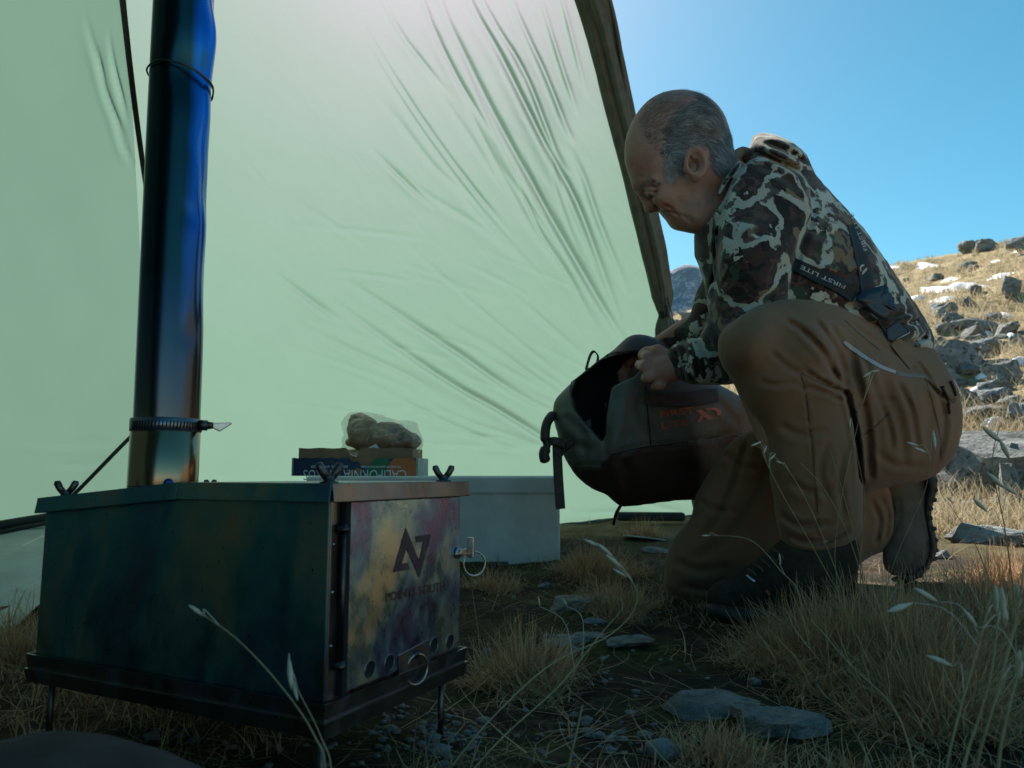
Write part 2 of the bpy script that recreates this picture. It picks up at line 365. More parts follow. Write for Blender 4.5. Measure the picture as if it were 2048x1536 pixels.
def strip_on(name, pts, wpx, bvs, mat, parent, off=.004, thick=.002, n=40):
    """A webbing strip lying on a surface, its centre line given as photo points; real width and thickness."""
    q = spline(pts, n); wpx = np.interp(np.linspace(0, 1, n), np.linspace(0, 1, len(np.atleast_1d(wpx))), np.atleast_1d(wpx)) if np.ndim(wpx) else np.full(n, wpx)
    tg = np.gradient(q, axis=0); tg /= np.linalg.norm(tg, axis=1)[:, None]; nn = np.stack([-tg[:, 1], tg[:, 0]], 1)
    rows = []
    for i in range(n):
        row = []
        for s in (-.5, -.17, .17, .5):
            a = q[i] + nn[i] * wpx[i] * s; h = hit(a[0], a[1], *bvs)
            row.append(np.array(h[0]) if h else None)
        if all(r is not None for r in row): rows.append(row)
    dv = -ray(q[:, 0].mean(), q[:, 1].mean()); dv /= np.linalg.norm(dv)
    V = np.array(rows); m = len(V)
    if m > 4:
        for _ in range(2): V[1:-1] = .25 * V[:-2] + .5 * V[1:-1] + .25 * V[2:]
    top = V + dv * (off + thick); bot = V + dv * off * .2
    allv = np.concatenate([top.reshape(-1, 3), bot.reshape(-1, 3)]); Fc = []
    for i in range(m - 1):
        for k in range(3):
            a = i * 4 + k; Fc.append((a, a + 1, a + 5, a + 4)); b = a + 4 * m; Fc.append((b, b + 4, b + 5, b + 1))
        for k in (0, 3): a = i * 4 + k; Fc.append((a, a + 4, a + 4 + 4 * m, a + 4 * m))
    for i in (0, m - 1):
        for k in range(3): a = i * 4 + k; Fc.append((a, a + 1, a + 1 + 4 * m, a + 4 * m))
    return mesh_obj(name, allv, Fc, mat, parent)
strip_on('corner_seam', [(215, -260), (245, 0), (262, 150), (283, 310), (330, 640), (372, 940)], [17, 13, 12, 11, 6, 4], (BV_wall, BV_side), M_seam, tent, n=60)
strip_on('pull_strap', [(275, 860), (235, 900), (165, 972), (120, 1015)], 8, (BV_wall, BV_side), M_seam, tent, n=20)
# rolled door: a tied bundle of cloth along the opening
M_roll = simple('door_cloth', (.085, .083, .062), .6, var=.3, scale=25, bumps=.3)
pa = np.array([P(*q) for q in [(1090,-300,2.05),(1184,0,2.30),(1210,100,2.38),(1238,220,2.47),(1268,340,2.55),(1298,470,2.64),(1318,560,2.71),(1327,624,2.76),(1331,662,2.79),(1345,740,2.86),(1370,850,2.96),(1400,960,3.05),(1420,1030,3.1)]])
q = spline(pa, 150); tt = np.linspace(0, 1, 150)
rad_ = np.interp(tt, [0, .085, .3, .45, .54, .575, .59, .605, .65, .8, 1], [.05, .045, .042, .040, .034, .024, .018, .022, .036, .045, .05])
n = 56; V = []
for i in range(150):
    tg = q[min(i + 1, 149)] - q[max(i - 1, 0)]; tg /= np.linalg.norm(tg); a1 = np.array([1.0, 0, 0]); a1 -= tg * (a1 @ tg); a1 /= np.linalg.norm(a1); a2 = np.cross(tg, a1)
    for k in range(n):
        a = 2 * math.pi * k / n
        fold = 1 + .16 * math.sin(5 * a + 1.5 * math.sin(i * .03)) + .10 * math.sin(9 * a + i * .02) + .5 * float(fbm(math.cos(a) * 1.3, math.sin(a) * 1.3, i * .05, 3))
        V.append(q[i] + rad_[i] * fold * (math.cos(a) * a1 + math.sin(a) * a2))
Fr = [(i * n + k, i * n + (k + 1) % n, (i + 1) * n + (k + 1) % n, (i + 1) * n + k) for i in range(149) for k in range(n)]
roll = mesh_obj('rolled_door', V, Fr, M_roll, tent)
mb = MB(); mb.tube(spline(pa, 150)[86:91] , .0205, 16); mb.build('door_tie', M_seam, roll)
mb = MB(); c0 = P(1331, 622, 2.72); mb.tube([c0 + [0, 0, .02], c0 + [.004, -.004, 0], c0 + [.002, 0, -.022]], .006, 8); mb.build('toggle', M_seam, roll)
e1 = spline([P(1128,-300,2.05)] + [P(*a) for a in [(1219,0,2.29),(1246,140,2.39),(1262,260,2.48),(1292,400,2.58),(1318,520,2.67),(1330,600,2.73)]], 60)
mb = MB(); mb.tube(e1, .0085, 8); mb.build('door_piping', M_roll, roll)
mb = MB(); mb.tube([P(1331, 585, 2.72), P(1340, 615, 2.7), P(1351, 655, 2.68), P(1358, 690, 2.66)], .0016, 6); mb.build('guy_cord', M_seam, tent)
# hem, skirt and peg straps
hp = lambda z, s: lerp(CORN(np.array([z]))[0], REDGE(np.array([z]))[0], s)
mb = MB(); hem = [hp(0.0, s) for s in np.linspace(0, 1, 40)]
hem = [np.array([h[0], h[1] - .03, gz(h[0], h[1] - .03) + .018 + .01 * math.sin(k * .9)]) for k, h in enumerate(hem)]
mb.tube(hem, .014, 8); mb.build('hem', M_seam, tent)
a, b = np.array(P(1236, 1050, 2.95)), np.array(P(1372, 1046, 2.98)); a[2] = gz(a[0], a[1]) + .01; b[2] = gz(b[0], b[1]) + .01
mb = MB(); mb.box(a, b - a, (0, .05, 0), (0, 0, .034)); bevel(mb.build('ground_strap', M_seam, tent), .01)
M_skirt = simple('skirt_cloth', (.34, .40, .36), .55, var=.2, scale=7, bumps=.3, bdist=.01)
def sheet(name, rows, mat, parent, sub=24, amp=.012, thick=.003):
    rows = [spline(r, sub) for r in rows]; G = np.array([spline([r[i] for r in rows], sub) for i in range(sub)])
    G[..., 2] += amp * 2 * fbm(G[..., 0] * 9, G[..., 1] * 5, 1, 3)
    I = np.arange(sub * sub).reshape(sub, sub)
    o = mesh_obj(name, G.reshape(-1, 3), np.stack([I[:-1, :-1], I[:-1, 1:], I[1:, 1:], I[1:, :-1]], -1).reshape(-1, 4), mat, parent)
    md = o.modifiers.new('cloth', 'SOLIDIFY'); md.thickness = thick; return o
sheet('ground_skirt', [[P(-330,1110,1.85),P(0,1062,2.0),P(90,1050,2.1),P(260,1030,2.4)], [P(-330,1200,1.50),P(0,1130,1.68),P(90,1100,1.82),P(260,1062,2.2)], [P(-330,1320,1.20),P(0,1222,1.42),P(90,1166,1.60),P(260,1095,2.0)]], M_skirt, tent)
sheet('ground_skirt', [[P(-330,1318,1.18),P(0,1220,1.40),P(100,1160,1.60),P(260,1094,1.98)], [P(-330,1385,1.02),P(0,1266,1.24),P(100,1192,1.46),P(260,1112,1.84)]], M_skirt, tent, 20, .004)
mb = MB(); mb.tube([P(-330,1112,1.84), P(0,1052,1.98), P(40,1045,2.02), P(95,1036,2.08), P(260,1015,2.36)], .014, 8); mb.tube([P(-330,1130,1.82), P(0,1066,1.96), P(40,1056,2.0), P(95,1046,2.06)], .006, 8); mb.build('hem_strap', M_seam, tent)
# ---------------------------------------------------------------- stove
def heat_tint(name, stops, rough=.34, scale=9, dark=1.0, stretch=(1, 1, .6)):
    t = NT(name); p = t.mapv(stretch); n1 = t.noise(scale, 5, .55, p, .8); n2 = t.noise(scale * 4.5, 6, .6, p)
    f = t.math('ADD', t.math('MULTIPLY', n1, .8), t.math('MULTIPLY', n2, .2))
    c = t.ramp(f, [(a, tuple(x * dark for x in c)) for a, c in stops])
    sp = t.step(t.noise(240, 2), .71, .74); c = t.mix(sp, c, (.02, .02, .02))
    t.set(Base__Color=c, Metallic=1.0, Roughness=t.ramp(n2, [(.3, (rough * .8,) * 3), (.7, (rough * 1.5,) * 3)]))
    return t.bump(t.noise(14, 3), .12, .01).m
TI = [(a_, tuple(.76 * x + .24 * (sum(c_) / 3) for x in c_)) for a_, c_ in [(.30, (.38, .24, .17)), (.36, (.30, .18, .26)), (.42, (.20, .17, .48)), (.48, (.14, .32, .66)), (.54, (.34, .56, .70)), (.60, (.66, .70, .60)), (.67, (.82, .68, .42)), (.75, (.60, .36, .26))]]
M_door = heat_tint('heat_tinted_titanium', TI, .26, 13, 1.0, (1, 1, .75))
M_side = heat_tint('dark_titanium', [(.3, (.10, .10, .10)), (.40, (.06, .13, .20)), (.48, (.07, .20, .22)), (.56, (.20, .24, .20)), (.64, (.34, .24, .15)), (.72, (.16, .20, .22)), (.8, (.08, .14, .24))], .40, 8)
M_trim = heat_tint('trim_titanium', [(.3, (.12, .10, .10)), (.5, (.24, .22, .22)), (.62, (.20, .24, .34)), (.75, (.34, .27, .20))], .32, 14)
M_steel = simple('steel', (.42, .39, .36), .28, 1.0, .25, 60)
M_dksteel = simple('dark_steel', (.10, .09, .085), .42, 1.0, .3, 60)
M_black = simple('matte_black', (.006, .006, .006), .9)  # plain black, also painted for the dark inside holes and slots
A0 = np.array([-.148, .616, 0]); U = np.array([-.895, .446, 0]); U /= np.linalg.norm(U); W_ = np.array([-U[1], U[0], 0]) * -1
if W_[1] < 0: W_ = -W_
Zu = np.array([0, 0, 1.0]); LEN, WID, ZB, ZTOP = .37, .21, .0795, .262
ztop = lambda u: ZTOP - .017 * np.clip((u - .17) / .2, 0, 1)
st = lambda u, v, z: A0 + U * u + W_ * v + Zu * z
stove = empty('tent_stove', tuple(st(LEN / 2, WID / 2, .005)), 'heat-tinted titanium box stove on thin legs in front of the tent wall', 'stove')
us = [0, .17, LEN]
def panel(name, corners, thick, mat, parent, bev=.0012):
    mb = MB(); mb.prism(corners, thick); return bevel(mb.build(name, mat, parent, False), bev)
# four side sheets, floor sheet
panel('side_panel', [st(0, 0, ZB), st(LEN, 0, ZB), st(LEN, 0, ztop(LEN) - .004), st(.17, 0, ZTOP - .004), st(0, 0, ZTOP - .004)], W_ * .0025, M_side, stove)
panel('side_panel', [st(0, WID - .0025, ZB), st(LEN, WID - .0025, ZB), st(LEN, WID - .0025, ztop(LEN) - .004), st(.17, WID - .0025, ZTOP - .004), st(0, WID - .0025, ZTOP - .004)], W_ * .0025, M_side, stove)
panel('end_panel', [st(LEN - .0025, .003, ZB), st(LEN - .0025, WID - .003, ZB), st(LEN - .0025, WID - .003, ztop(LEN) - .004), st(LEN - .0025, .003, ztop(LEN) - .004)], U * .0022, M_side, stove)
panel('floor_panel', [st(.002, .002, ZB + .001), st(LEN - .002, .002, ZB + .001), st(LEN - .002, WID - .002, ZB + .001), st(.002, WID - .002, ZB + .001)], Zu * .002, M_side, stove)
fr = panel('front_frame', [st(.0003, .0026, ZB), st(.0003, WID - .0026, ZB), st(.0003, WID - .0026, ZTOP - .004), st(.0003, .0026, ZTOP - .004)], U * .002, M_trim, stove)
# base tray: an angled rail round the bottom with a second lip
def rail(name, z0, z1, out0, out1, mat, zt=None):
    mb = MB()
    cs = [(0, 0), (LEN, 0), (LEN, WID), (0, WID)]
    sg = [(-1, -1), (1, -1), (1, 1), (-1, 1)]
    ring = lambda o, z: [st(c[0] + s[0] * o, c[1] + s[1] * o, z) for c, s in zip(cs, sg)]
    rs = [ring(out0, z0), ring(out1, z1), ring(out1 - .0018, z1), ring(out0 - .0018, z0)]
    V = [p for r_ in rs for p in r_]
    Fc = [(i * 4 + k, i * 4 + (k + 1) % 4, ((i + 1) % 4) * 4 + (k + 1) % 4, ((i + 1) % 4) * 4 + k) for i in range(4) for k in range(4)]
    mb.add(V, Fc); return mb.build(name, mat, stove, False)
rail('base_tray', .0790, .0925, .0040, .0060, M_trim)
rail('tray_lip', .0655, .0785, .0040, .0066, M_trim)
panel('tray_floor', [st(-.004, -.004, .0782), st(LEN + .004, -.004, .0782), st(LEN + .004, WID + .004, .0782), st(-.004, WID + .004, .0782)], Zu * .0012, M_trim, stove)
# lid with its bend and turned-down rim
mb = MB(); o_ = .006
prof = [(-o_, ZTOP), (.17, ZTOP), (LEN + o_, ztop(LEN))]
Vt = [st(u, v, z + .0015 * k) for k in (0, 1) for u, z in prof for v in (-o_, WID + o_)]
Fc = [(0, 1, 3, 2), (2, 3, 5, 4), (6, 8, 9, 7), (8, 10, 11, 9)] + [(0, 6, 7, 1), (4, 5, 11, 10), (0, 2, 8, 6), (2, 4, 10, 8), (1, 7, 9, 3), (3, 9, 11, 5)]
mb.add(Vt, Fc); lid = mb.build('lid', M_side, stove, False)
def lidrim(p, q, outv, mat=M_side):
    mb = MB(); (u0, v0, z0), (u1, v1, z1) = p, q
    a, b = st(u0, v0, z0 + .0015), st(u1, v1, z1 + .0015); d = -Zu * .0155 + outv * .0025
    mb.prism([a, b, b + d, a + d], -outv * .0015); return bevel(mb.build('lid_rim', mat, lid, False), .0008)
lidrim((-o_, -o_, ZTOP), (.1695, -o_, ZTOP), -W_, M_side); lidrim((.1705, -o_, ZTOP), (LEN + o_, -o_, ztop(LEN)), -W_, M_side)
lidrim((-o_, -o_ + .002, ZTOP), (-o_, WID + o_, ZTOP), -U, M_trim); lidrim((LEN + o_, -o_, ztop(LEN)), (LEN + o_, WID + o_, ztop(LEN)), U)
lidrim((-o_, WID + o_, ZTOP), (.17, WID + o_, ZTOP), W_); lidrim((.17, WID + o_, ZTOP), (LEN + o_, WID + o_, ztop(LEN)), W_)
# wing nuts on the four rods; the rods run down as legs
for k, (u, v) in enumerate([(.008, .008), (LEN - .012, .012), (LEN - .012, WID - .012), (.012, WID - .016)]):
    b = st(u, v, 0); zt = float(ztop(u)) + .0015
    mb = MB(); gb = gz(b[0], b[1]) - .012; mb.tube([b + Zu * gb, b + Zu * .07], .0032, 10); mb.tube([b + Zu * .07, b + Zu * (zt + .002)], .0024, 8); mb.build('leg', M_dksteel, stove)
    nutp = empty('wing_nut', tuple(st(u, v, zt)), None, None); del_ = OFF
    mb = MB(); mb.lathe(st(u, v, zt), [(.0, 0), (.0078, 0), (.0078, .0012), (.005, .0014), (.0048, .005), (.0042, .0066), (.0, .0068)], 16)
    a = R([35, 60, 20, 40][k]) ; d = np.array([math.cos(a), math.sin(a), 0])
    if k == 1 or k == 3: d = np.array([.98, .2, 0])
    if k == 2: d = np.array([.2, .98, 0])
    for s in (-1, 1):
        c0 = st(u, v, zt + .004)
        mb.tube([c0 + d * s * .002, c0 + d * s * .006 + Zu * .005, c0 + d * s * .0085 + Zu * .010, c0 + d * s * .009 + Zu * .0125], [.0032, .0034, .0036, .0024], 10)
    bpy.data.objects.remove(nutp)
    mb.build('wing_nut', M_dksteel, stove)
# door on the short side
OUT = -U
zd0, zd1 = .0955, .248
door = panel('door', [st(-.0006, .020, zd0), st(-.0006, .204, zd0), st(-.0006, .204, zd1), st(-.0006, .020, zd1)], OUT * .0028, M_door, stove, .001)
mb = MB(); mb.prism([st(-.0006, .0145, zd0 - .002), st(-.0006, .0205, zd0 - .002), st(-.0006, .0205, zd1 + .002), st(-.0006, .0145, zd1 + .002)], OUT * .0052); mb.build('door_edge', M_black, door, False)
mb = MB(); hpz = st(-.0062, .0118, 0); mb.tube([hpz + Zu * .118, hpz + Zu * .228], .0018, 10); mb.build('hinge_rod', M_dksteel, door)
for z in (.119, .227):
    mb = MB(); mb.lathe(hpz + Zu * z, [(0, -.003), (.0042, -.003), (.0042, 0), (.003, .0006), (.003, .003), (0, .003)], 12); mb.box(hpz + Zu * (z - .004) - W_ * .003, OUT * -.006, W_ * .008, Zu * .006); mb.build('hinge_bracket', M_dksteel, door)
for z in (.134, .176, .214):
    mb = MB(); mb.lathe(st(-.0002, .0065, z), [(.0016, 0), (.0014, .0009), (0, .0012)], 10, OUT); mb.build('rivet', M_steel, stove)
dface = lambda px, py: on_plane(px, py, st(-.0036, .1, .1), OUT)
for px, py in ((740, 1338), (779, 1325), (868, 1290), (900, 1283)):
    c0 = dface(px, py); mb = MB(); mb.lathe(c0 + OUT * .0004, [(.0068, 0), (.0068, -.0002), (0, -.0002)][::1], 24, OUT); h = mb.build('vent_hole', M_black, door)  # black disc painted for the shade inside the vent
    mb = MB(); mb.tube([c0 + .007 * (math.cos(a) * W_ + math.sin(a) * Zu) for a in np.linspace(0, 2 * math.pi, 25)[:-1]], .0006, 6, True); mb.build('vent_rim', M_trim, h)
sl = [dface(*p_) for p_ in [(795, 1310), (855, 1278), (858, 1336), (797, 1376)]]
mb = MB(); mb.prism(sl, OUT * .0012); slider = bevel(mb.build('damper_slide', M_trim, door, False), .0006)
def ring(name, c0, r, wr, ax1, ax2, mat, parent):
    mb = MB(); mb.tube([c0 + r * (math.cos(a) * ax1 + math.sin(a) * ax2) for a in np.linspace(0, 2 * math.pi, 37)[:-1]], wr, 8, True); return mb.build(name, mat, parent)
rc = dface(828, 1338) + OUT * .003; ring('pull_ring', rc, .0135, .0012, (W_ * .97 + OUT * .24), Zu, M_steel, slider)
mb = MB(); mb.lathe(rc + Zu * .0135 - OUT * .002, [(.0035, 0), (.0035, .003), (0, .004)], 12, OUT); mb.build('ring_post', M_dksteel, slider)
# latch with key ring at the door's free edge
lc = st(-.004, .198, .190)
mb = MB(); mb.lathe(lc, [(.006, 0), (.006, .002), (.0042, .0022), (.004, .005), (0, .0055)], 14, OUT); mb.box(lc + OUT * .002 - Zu * .0035 + W_ * .002, W_ * .028, OUT * .002, Zu * .007); mb.box(lc + OUT * .003 - Zu * .006 + W_ * .013, W_ * .003, OUT * .008, Zu * .021)
latch = bevel(mb.build('latch', M_steel, door, False), .0008)
ring('latch_ring', lc + W_ * .030 + OUT * .003 - Zu * .014, .0125, .0011, (OUT * .6 + W_ * .8), Zu, M_steel, latch)
# lettering and mark on the door (etched, darker)
M_etch = simple('etched_mark', (.085, .065, .085), .5, .6, .3, 90)
z4 = lambda x, y: (640 + x / 2.742, 940 + y / 2.742)
logo = [(470,318),(400,562),(492,545),(478,508),(447,515),(474,425),(543,590),(608,352),(524,362),(530,398),(567,393),(543,500)]
mb = MB(); mb.prism([dface(*z4(*p_)) + OUT * .0001 for p_ in logo], OUT * .0004); mb.build('door_mark', M_etch, door, False)
def text_mesh(txt, bold=0.0):
    cu = bpy.data.curves.new('txt', 'FONT'); cu.body = txt; cu.offset = bold; cu.resolution_u = 4; cu.align_x = 'LEFT'
    o = bpy.data.objects.new('txt', cu); C.objects.link(o); bpy.context.view_layer.update()
    me = o.evaluated_get(bpy.context.evaluated_depsgraph_get()).to_mesh(); V = np.array([v.co[:] for v in me.vertices]); Fc = [tuple(p.vertices) for p in me.polygons]
    o.to_mesh_clear(); bpy.data.objects.remove(o); V[:, 0] -= V[:, 0].min(); wd, ht = V[:, 0].max(), V[:, 1].max() - V[:, 1].min(); V[:, 1] -= V[:, 1].min()
    V[:, 0] /= wd; V[:, 1] /= ht; return V, Fc
def text_quad(name, txt, q, nrm, mat, parent, bold=.01, off=.0005):
    """Text stretched over a quad of 3D points (bottom-left, bottom-right, top-right, top-left)."""
    V, Fc = text_mesh(txt, bold); q = [np.asarray(x, float) for x in q]
    u, v = V[:, :1], V[:, 1:2]; W = (q[0] * (1 - u) + q[1] * u) * (1 - v) + (q[3] * (1 - u) + q[2] * u) * v
    return mesh_obj(name, W + np.asarray(nrm) * off, Fc, mat, parent, False)
M_fade = simple('faded_print', (.16, .12, .12), .45, .9, .4, 120)
text_quad('door_lettering', 'POINTS SOUTH', [dface(772, 1204), dface(890, 1180), dface(890, 1162), dface(772, 1186)], OUT, M_fade, door, .012)

# ---------------------------------------------------------------- stove pipe
t = NT('blued_pipe_painted_reflection'); z_ = t.n('SeparateXYZ', Vector=t.pos()).outputs[2]
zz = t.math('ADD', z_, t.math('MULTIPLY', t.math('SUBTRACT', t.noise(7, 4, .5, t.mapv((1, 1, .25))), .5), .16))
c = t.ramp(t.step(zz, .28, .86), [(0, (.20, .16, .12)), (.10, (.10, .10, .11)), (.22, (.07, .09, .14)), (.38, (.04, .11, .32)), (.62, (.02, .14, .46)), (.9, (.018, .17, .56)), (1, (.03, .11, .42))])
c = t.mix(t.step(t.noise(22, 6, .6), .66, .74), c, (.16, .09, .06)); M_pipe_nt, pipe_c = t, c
PB = st(.322, .100, 0); PR = .0345
pipe = empty('stove_pipe', (PB[0], PB[1], float(ztop(.322)) + .001), 'tall dented blue heat-tinted flue pipe standing on the stove', 'stove pipe')
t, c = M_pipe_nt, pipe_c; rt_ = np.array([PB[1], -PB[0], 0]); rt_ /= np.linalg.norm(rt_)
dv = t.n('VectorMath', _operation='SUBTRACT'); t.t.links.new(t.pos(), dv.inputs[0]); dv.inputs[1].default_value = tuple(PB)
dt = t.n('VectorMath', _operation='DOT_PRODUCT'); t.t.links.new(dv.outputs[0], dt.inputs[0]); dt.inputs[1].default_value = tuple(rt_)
sec = t.step(t.math('ADD', dt.outputs['Value'], t.math('MULTIPLY', t.math('SUBTRACT', t.noise(12, 3), .5), .012)), .004, .014)  # sector mask: the bright sky reflection is painted as blue on the right
dk = t.ramp(t.noise(9, 4, .5, t.mapv((1, 1, .2))), [(.35, (.016, .024, .030)), (.55, (.022, .060, .070)), (.7, (.06, .05, .045))])  # dark base colour painted where the pipe mirrors the dim interior
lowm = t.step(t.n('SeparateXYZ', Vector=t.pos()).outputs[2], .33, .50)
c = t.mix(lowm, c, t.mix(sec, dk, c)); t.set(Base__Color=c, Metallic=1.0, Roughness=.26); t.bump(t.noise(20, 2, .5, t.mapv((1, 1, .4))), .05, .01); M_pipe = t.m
nz, na = 260, 96; zs = np.linspace(.31, 1.95, nz); V = []
right = np.array([PB[1], -PB[0], 0]); right /= np.linalg.norm(right)       # pipe's right side as seen on approach
tow = -np.array([PB[0], PB[1], 0]); tow /= np.linalg.norm(tow)
dents = [(.735, 22, .030, .9, .010), (.655, 60, .035, .5, .007), (.80, 55, .04, .7, -.006), (.60, 70, .03, .4, .006), (.50, 75, .05, .4, .004), (.565, 30, .012, .3, .002), (.845, 70, .03, .5, .006), (.43, 40, .018, .3, .0025)]
for z in zs:
    ctr = np.array([PB[0] - .012 * (z - .3), PB[1], z])
    for k in range(na):
        a = 2 * math.pi * k / na; rr = PR + .0004 * math.sin(3 * a + z * 9)
        for dz, da, sz, sa, dp in dents:
            e = (a - R(da) + math.pi) % (2 * math.pi) - math.pi
            rr -= .75 * dp * math.exp(-((z - dz) / sz) ** 2) * math.exp(-(e / sa) ** 2)
        e = (a - R(62) + math.pi) % (2 * math.pi) - math.pi         # rolled edge of the foil
        rr += .0016 * (1 / (1 + math.exp(-e * 60))) * (abs(e) < 1.0) * (1 - abs(e))
        V.append(ctr + rr * (math.cos(a) * tow + math.sin(a) * right))
Fp = [(i * na + k, i * na + (k + 1) % na, (i + 1) * na + (k + 1) % na, (i + 1) * na + k) for i in range(nz - 1) for k in range(na)]
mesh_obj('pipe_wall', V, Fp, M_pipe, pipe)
t = NT('bare_collar'); c = t.ramp(t.noise(9, 4, .5, t.mapv((1, 1, .35))), [(.3, (.24, .15, .085)), (.55, (.32, .23, .15)), (.75, (.17, .12, .09))]); t.set(Base__Color=c, Metallic=1.0, Roughness=.22); M_collar = t.m
mb = MB(); zc = float(ztop(.322)); mb.lathe(np.array([PB[0], PB[1], 0]), [(.0352, zc - .006), (.0366, zc + .0), (.0366, .320), (.0345, .3215)], 72); mb.build('collar', M_collar, pipe)
mb = MB(); mb.lathe(np.array([PB[0], PB[1], 0]), [(.0367, .3185), (.0376, .319), (.0376, .3325), (.0360, .333)], 72)
clamp = mb.build('hose_clamp', M_trim, pipe)
for k in range(22):
    a = R(-62 + k * 5.6); dr = math.cos(a) * tow + math.sin(a) * right; b = np.array([PB[0], PB[1], .3205]) + dr * .0379; tg_ = np.cross(Zu, dr)
    mb = MB(); mb.prism([b - tg_ * .0006 + Zu * .0, b + tg_ * .0006, b + tg_ * .0012 + Zu * .0085, b + Zu * .0085], dr * .0003); mb.build('clamp_slot', M_black, clamp, False)
a = R(66); dr = math.cos(a) * tow + math.sin(a) * right; sc_ = np.array([PB[0], PB[1], .326]) + dr * .040; sx = right
mb = MB(); mb.tube([sc_ - sx * .003, sc_ + sx * .006], [.006, .006], 12); mb.tube([sc_ + sx * .005, sc_ + sx * .012], [.0048, .0036], 12); mb.build('screw_housing', M_dksteel, clamp)
mb = MB(); k0 = sc_ + sx * .011; mb.prism([k0 + Zu * .003, k0 + sx * .020 + Zu * .004, k0 + sx * .021 + Zu * .0025, k0 + sx * .008 - Zu * .007, k0 + sx * .002 - Zu * .004, k0 - Zu * .002], tow * .003); bevel(mb.build('thumb_key', M_steel, clamp, False), .001)
wp = []
for a in np.linspace(0, 2 * math.pi, 60)[:-1]:
    z = .738 - .006 * math.sin(a) + .004 * math.cos(a); wp.append(np.array([PB[0] - .012 * (z - .3), PB[1], z]) + (PR + .0022 + .0006 * math.sin(7 * a)) * (math.cos(a) * tow + math.sin(a) * right))
mb = MB(); mb.tube(wp, .0011, 6, True); mb.tube([p_ + np.array([0, 0, -.003 * max(0, math.sin(2 * math.pi * i / 59))]) for i, p_ in enumerate(wp)][:24], .0009, 6); mb.build('wire_hoop', M_dksteel, pipe)
mb = MB(); a_ = np.linspace(R(-75), R(88), 40); mb.tube([np.array([PB[0], PB[1], zc + .0085 + .0016 * i / 39]) + .0368 * (math.cos(a) * tow + math.sin(a) * right) for i, a in enumerate(a_)], .0005, 5); mb.build('collar_slit', M_black, pipe)
mb = MB(); dr = math.cos(R(8)) * tow + math.sin(R(8)) * right; mb.lathe(np.array([PB[0], PB[1], zc + .0125]) + dr * .0364, [(.005, 0), (.0046, .001), (0, .0018)], 14, dr); mb.build('rivet', simple('blue_rivet', (.04, .07, .25), .3, .9), pipe)

# ---------------------------------------------------------------- white carton, citrus box, bread
M_white = simple('white_carton', (.62, .62, .58), .75, var=.14, scale=9, bumps=.35, bdist=.006)
gB = gz(-.1, 2.05)
y0 = 2.02; xr = P(1121, 1050, y0)[0]; xl = P(612, 1050, y0)[0]; zt = P(1000, 956, y0)[2]; zb = P(1000, 1136, y0)[2]
carton = empty('carton', ((xl + xr) / 2, y0 + .2, zb), 'large plain white carton on the ground behind the stove', 'carton')
mb = MB(); mb.box((xl, y0, zb), (xr - xl, .02, 0), (0, .40, .0), (0, 0, zt - zb)); bevel(mb.build('carton_body', M_white, carton, False), .008, 3)
mb = MB(); mb.box((xl - .004, y0 - .004, zt - .045), (xr - xl + .007, .02, 0), (0, .408, 0), (0, 0, .050)); bevel(mb.build('carton_lid', M_white, carton, False), .008, 3)
M_tape = simple('clear_tape', (.70, .68, .58), .25, var=.1)
mb = MB(); mb.box((xl - .006, y0 + .165, zt + .0052), (xr - xl + .012, .02, 0), (0, .06, 0), (0, 0, .0006)); mb.build('tape', M_tape, carton, False)
mb = MB(); a = P(960, 1131, y0 - .002); mb.box(a, (.075, .0022, 0), (0, -.0015, 0), (0, 0, .010)); mb.build('hand_slot', simple('slot_shade', (.12, .12, .11), .9), carton, False)
# citrus box, upside down
cy = 2.12; c_l, c_r = P(586, 950, cy)[0], P(832, 950, cy)[0]; zc0 = zt + .0055; zc1 = P(700, 917, cy)[2]; zc1 = max(zc1, zc0 + .05)
z_full = zc1; zbot = zc0
t = NT('citrus_print'); x_, y_, zcoord = (t.n('SeparateXYZ', Vector=t.pos()).outputs[i] for i in range(3))
base = t.mix(t.step(t.noise(14, 5, .6), .5, .56), (.008, .035, .085), (.012, .14, .07)); base = t.mix(t.step(t.noise(30, 5), .60, .64), base, (.22, .14, .05))
fx = t.step(x_, c_l + (c_r - c_l) * .40, c_l + (c_r - c_l) * .95); base = t.mix(t.math('SUBTRACT', 1.0, t.step(x_, c_l + .2 * (c_r - c_l), c_l + .36 * (c_r - c_l))), base, (.008, .03, .08))
dx_ = t.math('SUBTRACT', x_, c_r - .035); dz_ = t.math('SUBTRACT', zcoord, zc0 + .012); rr = t.math('ADD', t.math('MULTIPLY', dx_, dx_), t.math('MULTIPLY', dz_, dz_))
base = t.mix(t.math('LESS_THAN', rr, .045 ** 2), base, t.mix(t.noise(50, 4), (.38, .08, .02), (.52, .16, .04)))
t.set(Base__Color=base, Roughness=.5); M_cit = t.m
M_card = simple('cardboard', (.25, .155, .09), .85, var=.18, scale=16, bumps=.2)
M_wedge = simple('faded_card_edge', (.33, .38, .36), .7, var=.25, scale=30)
cbox = empty('citrus_box', ((c_l + c_r) / 2, cy + .12, zc0), 'dark printed citrus carton lying upside down on the white carton', 'box')
D_ = .25; th = .005
mb = MB(); edge = [(c_l, zc1)] ; xs_ = np.linspace(c_l, c_r, 30)
topz = lambda x: zc1 + .0015 * math.sin(x * 170) - (.022 if c_l + .55 * (c_r - c_l) < x < c_l + .64 * (c_r - c_l) else (.010 if c_l + .48 * (c_r - c_l) < x < c_l + .68 * (c_r - c_l) else 0))
mb.prism([(c_l, cy, zc0), (c_r, cy, zc0)] + [(x, cy, topz(x)) for x in xs_[::-1]], (0, th, 0)); front = mb.build('printed_panel', M_cit, cbox, False)
ci = .012; zi = P(700, 896, cy)[2]
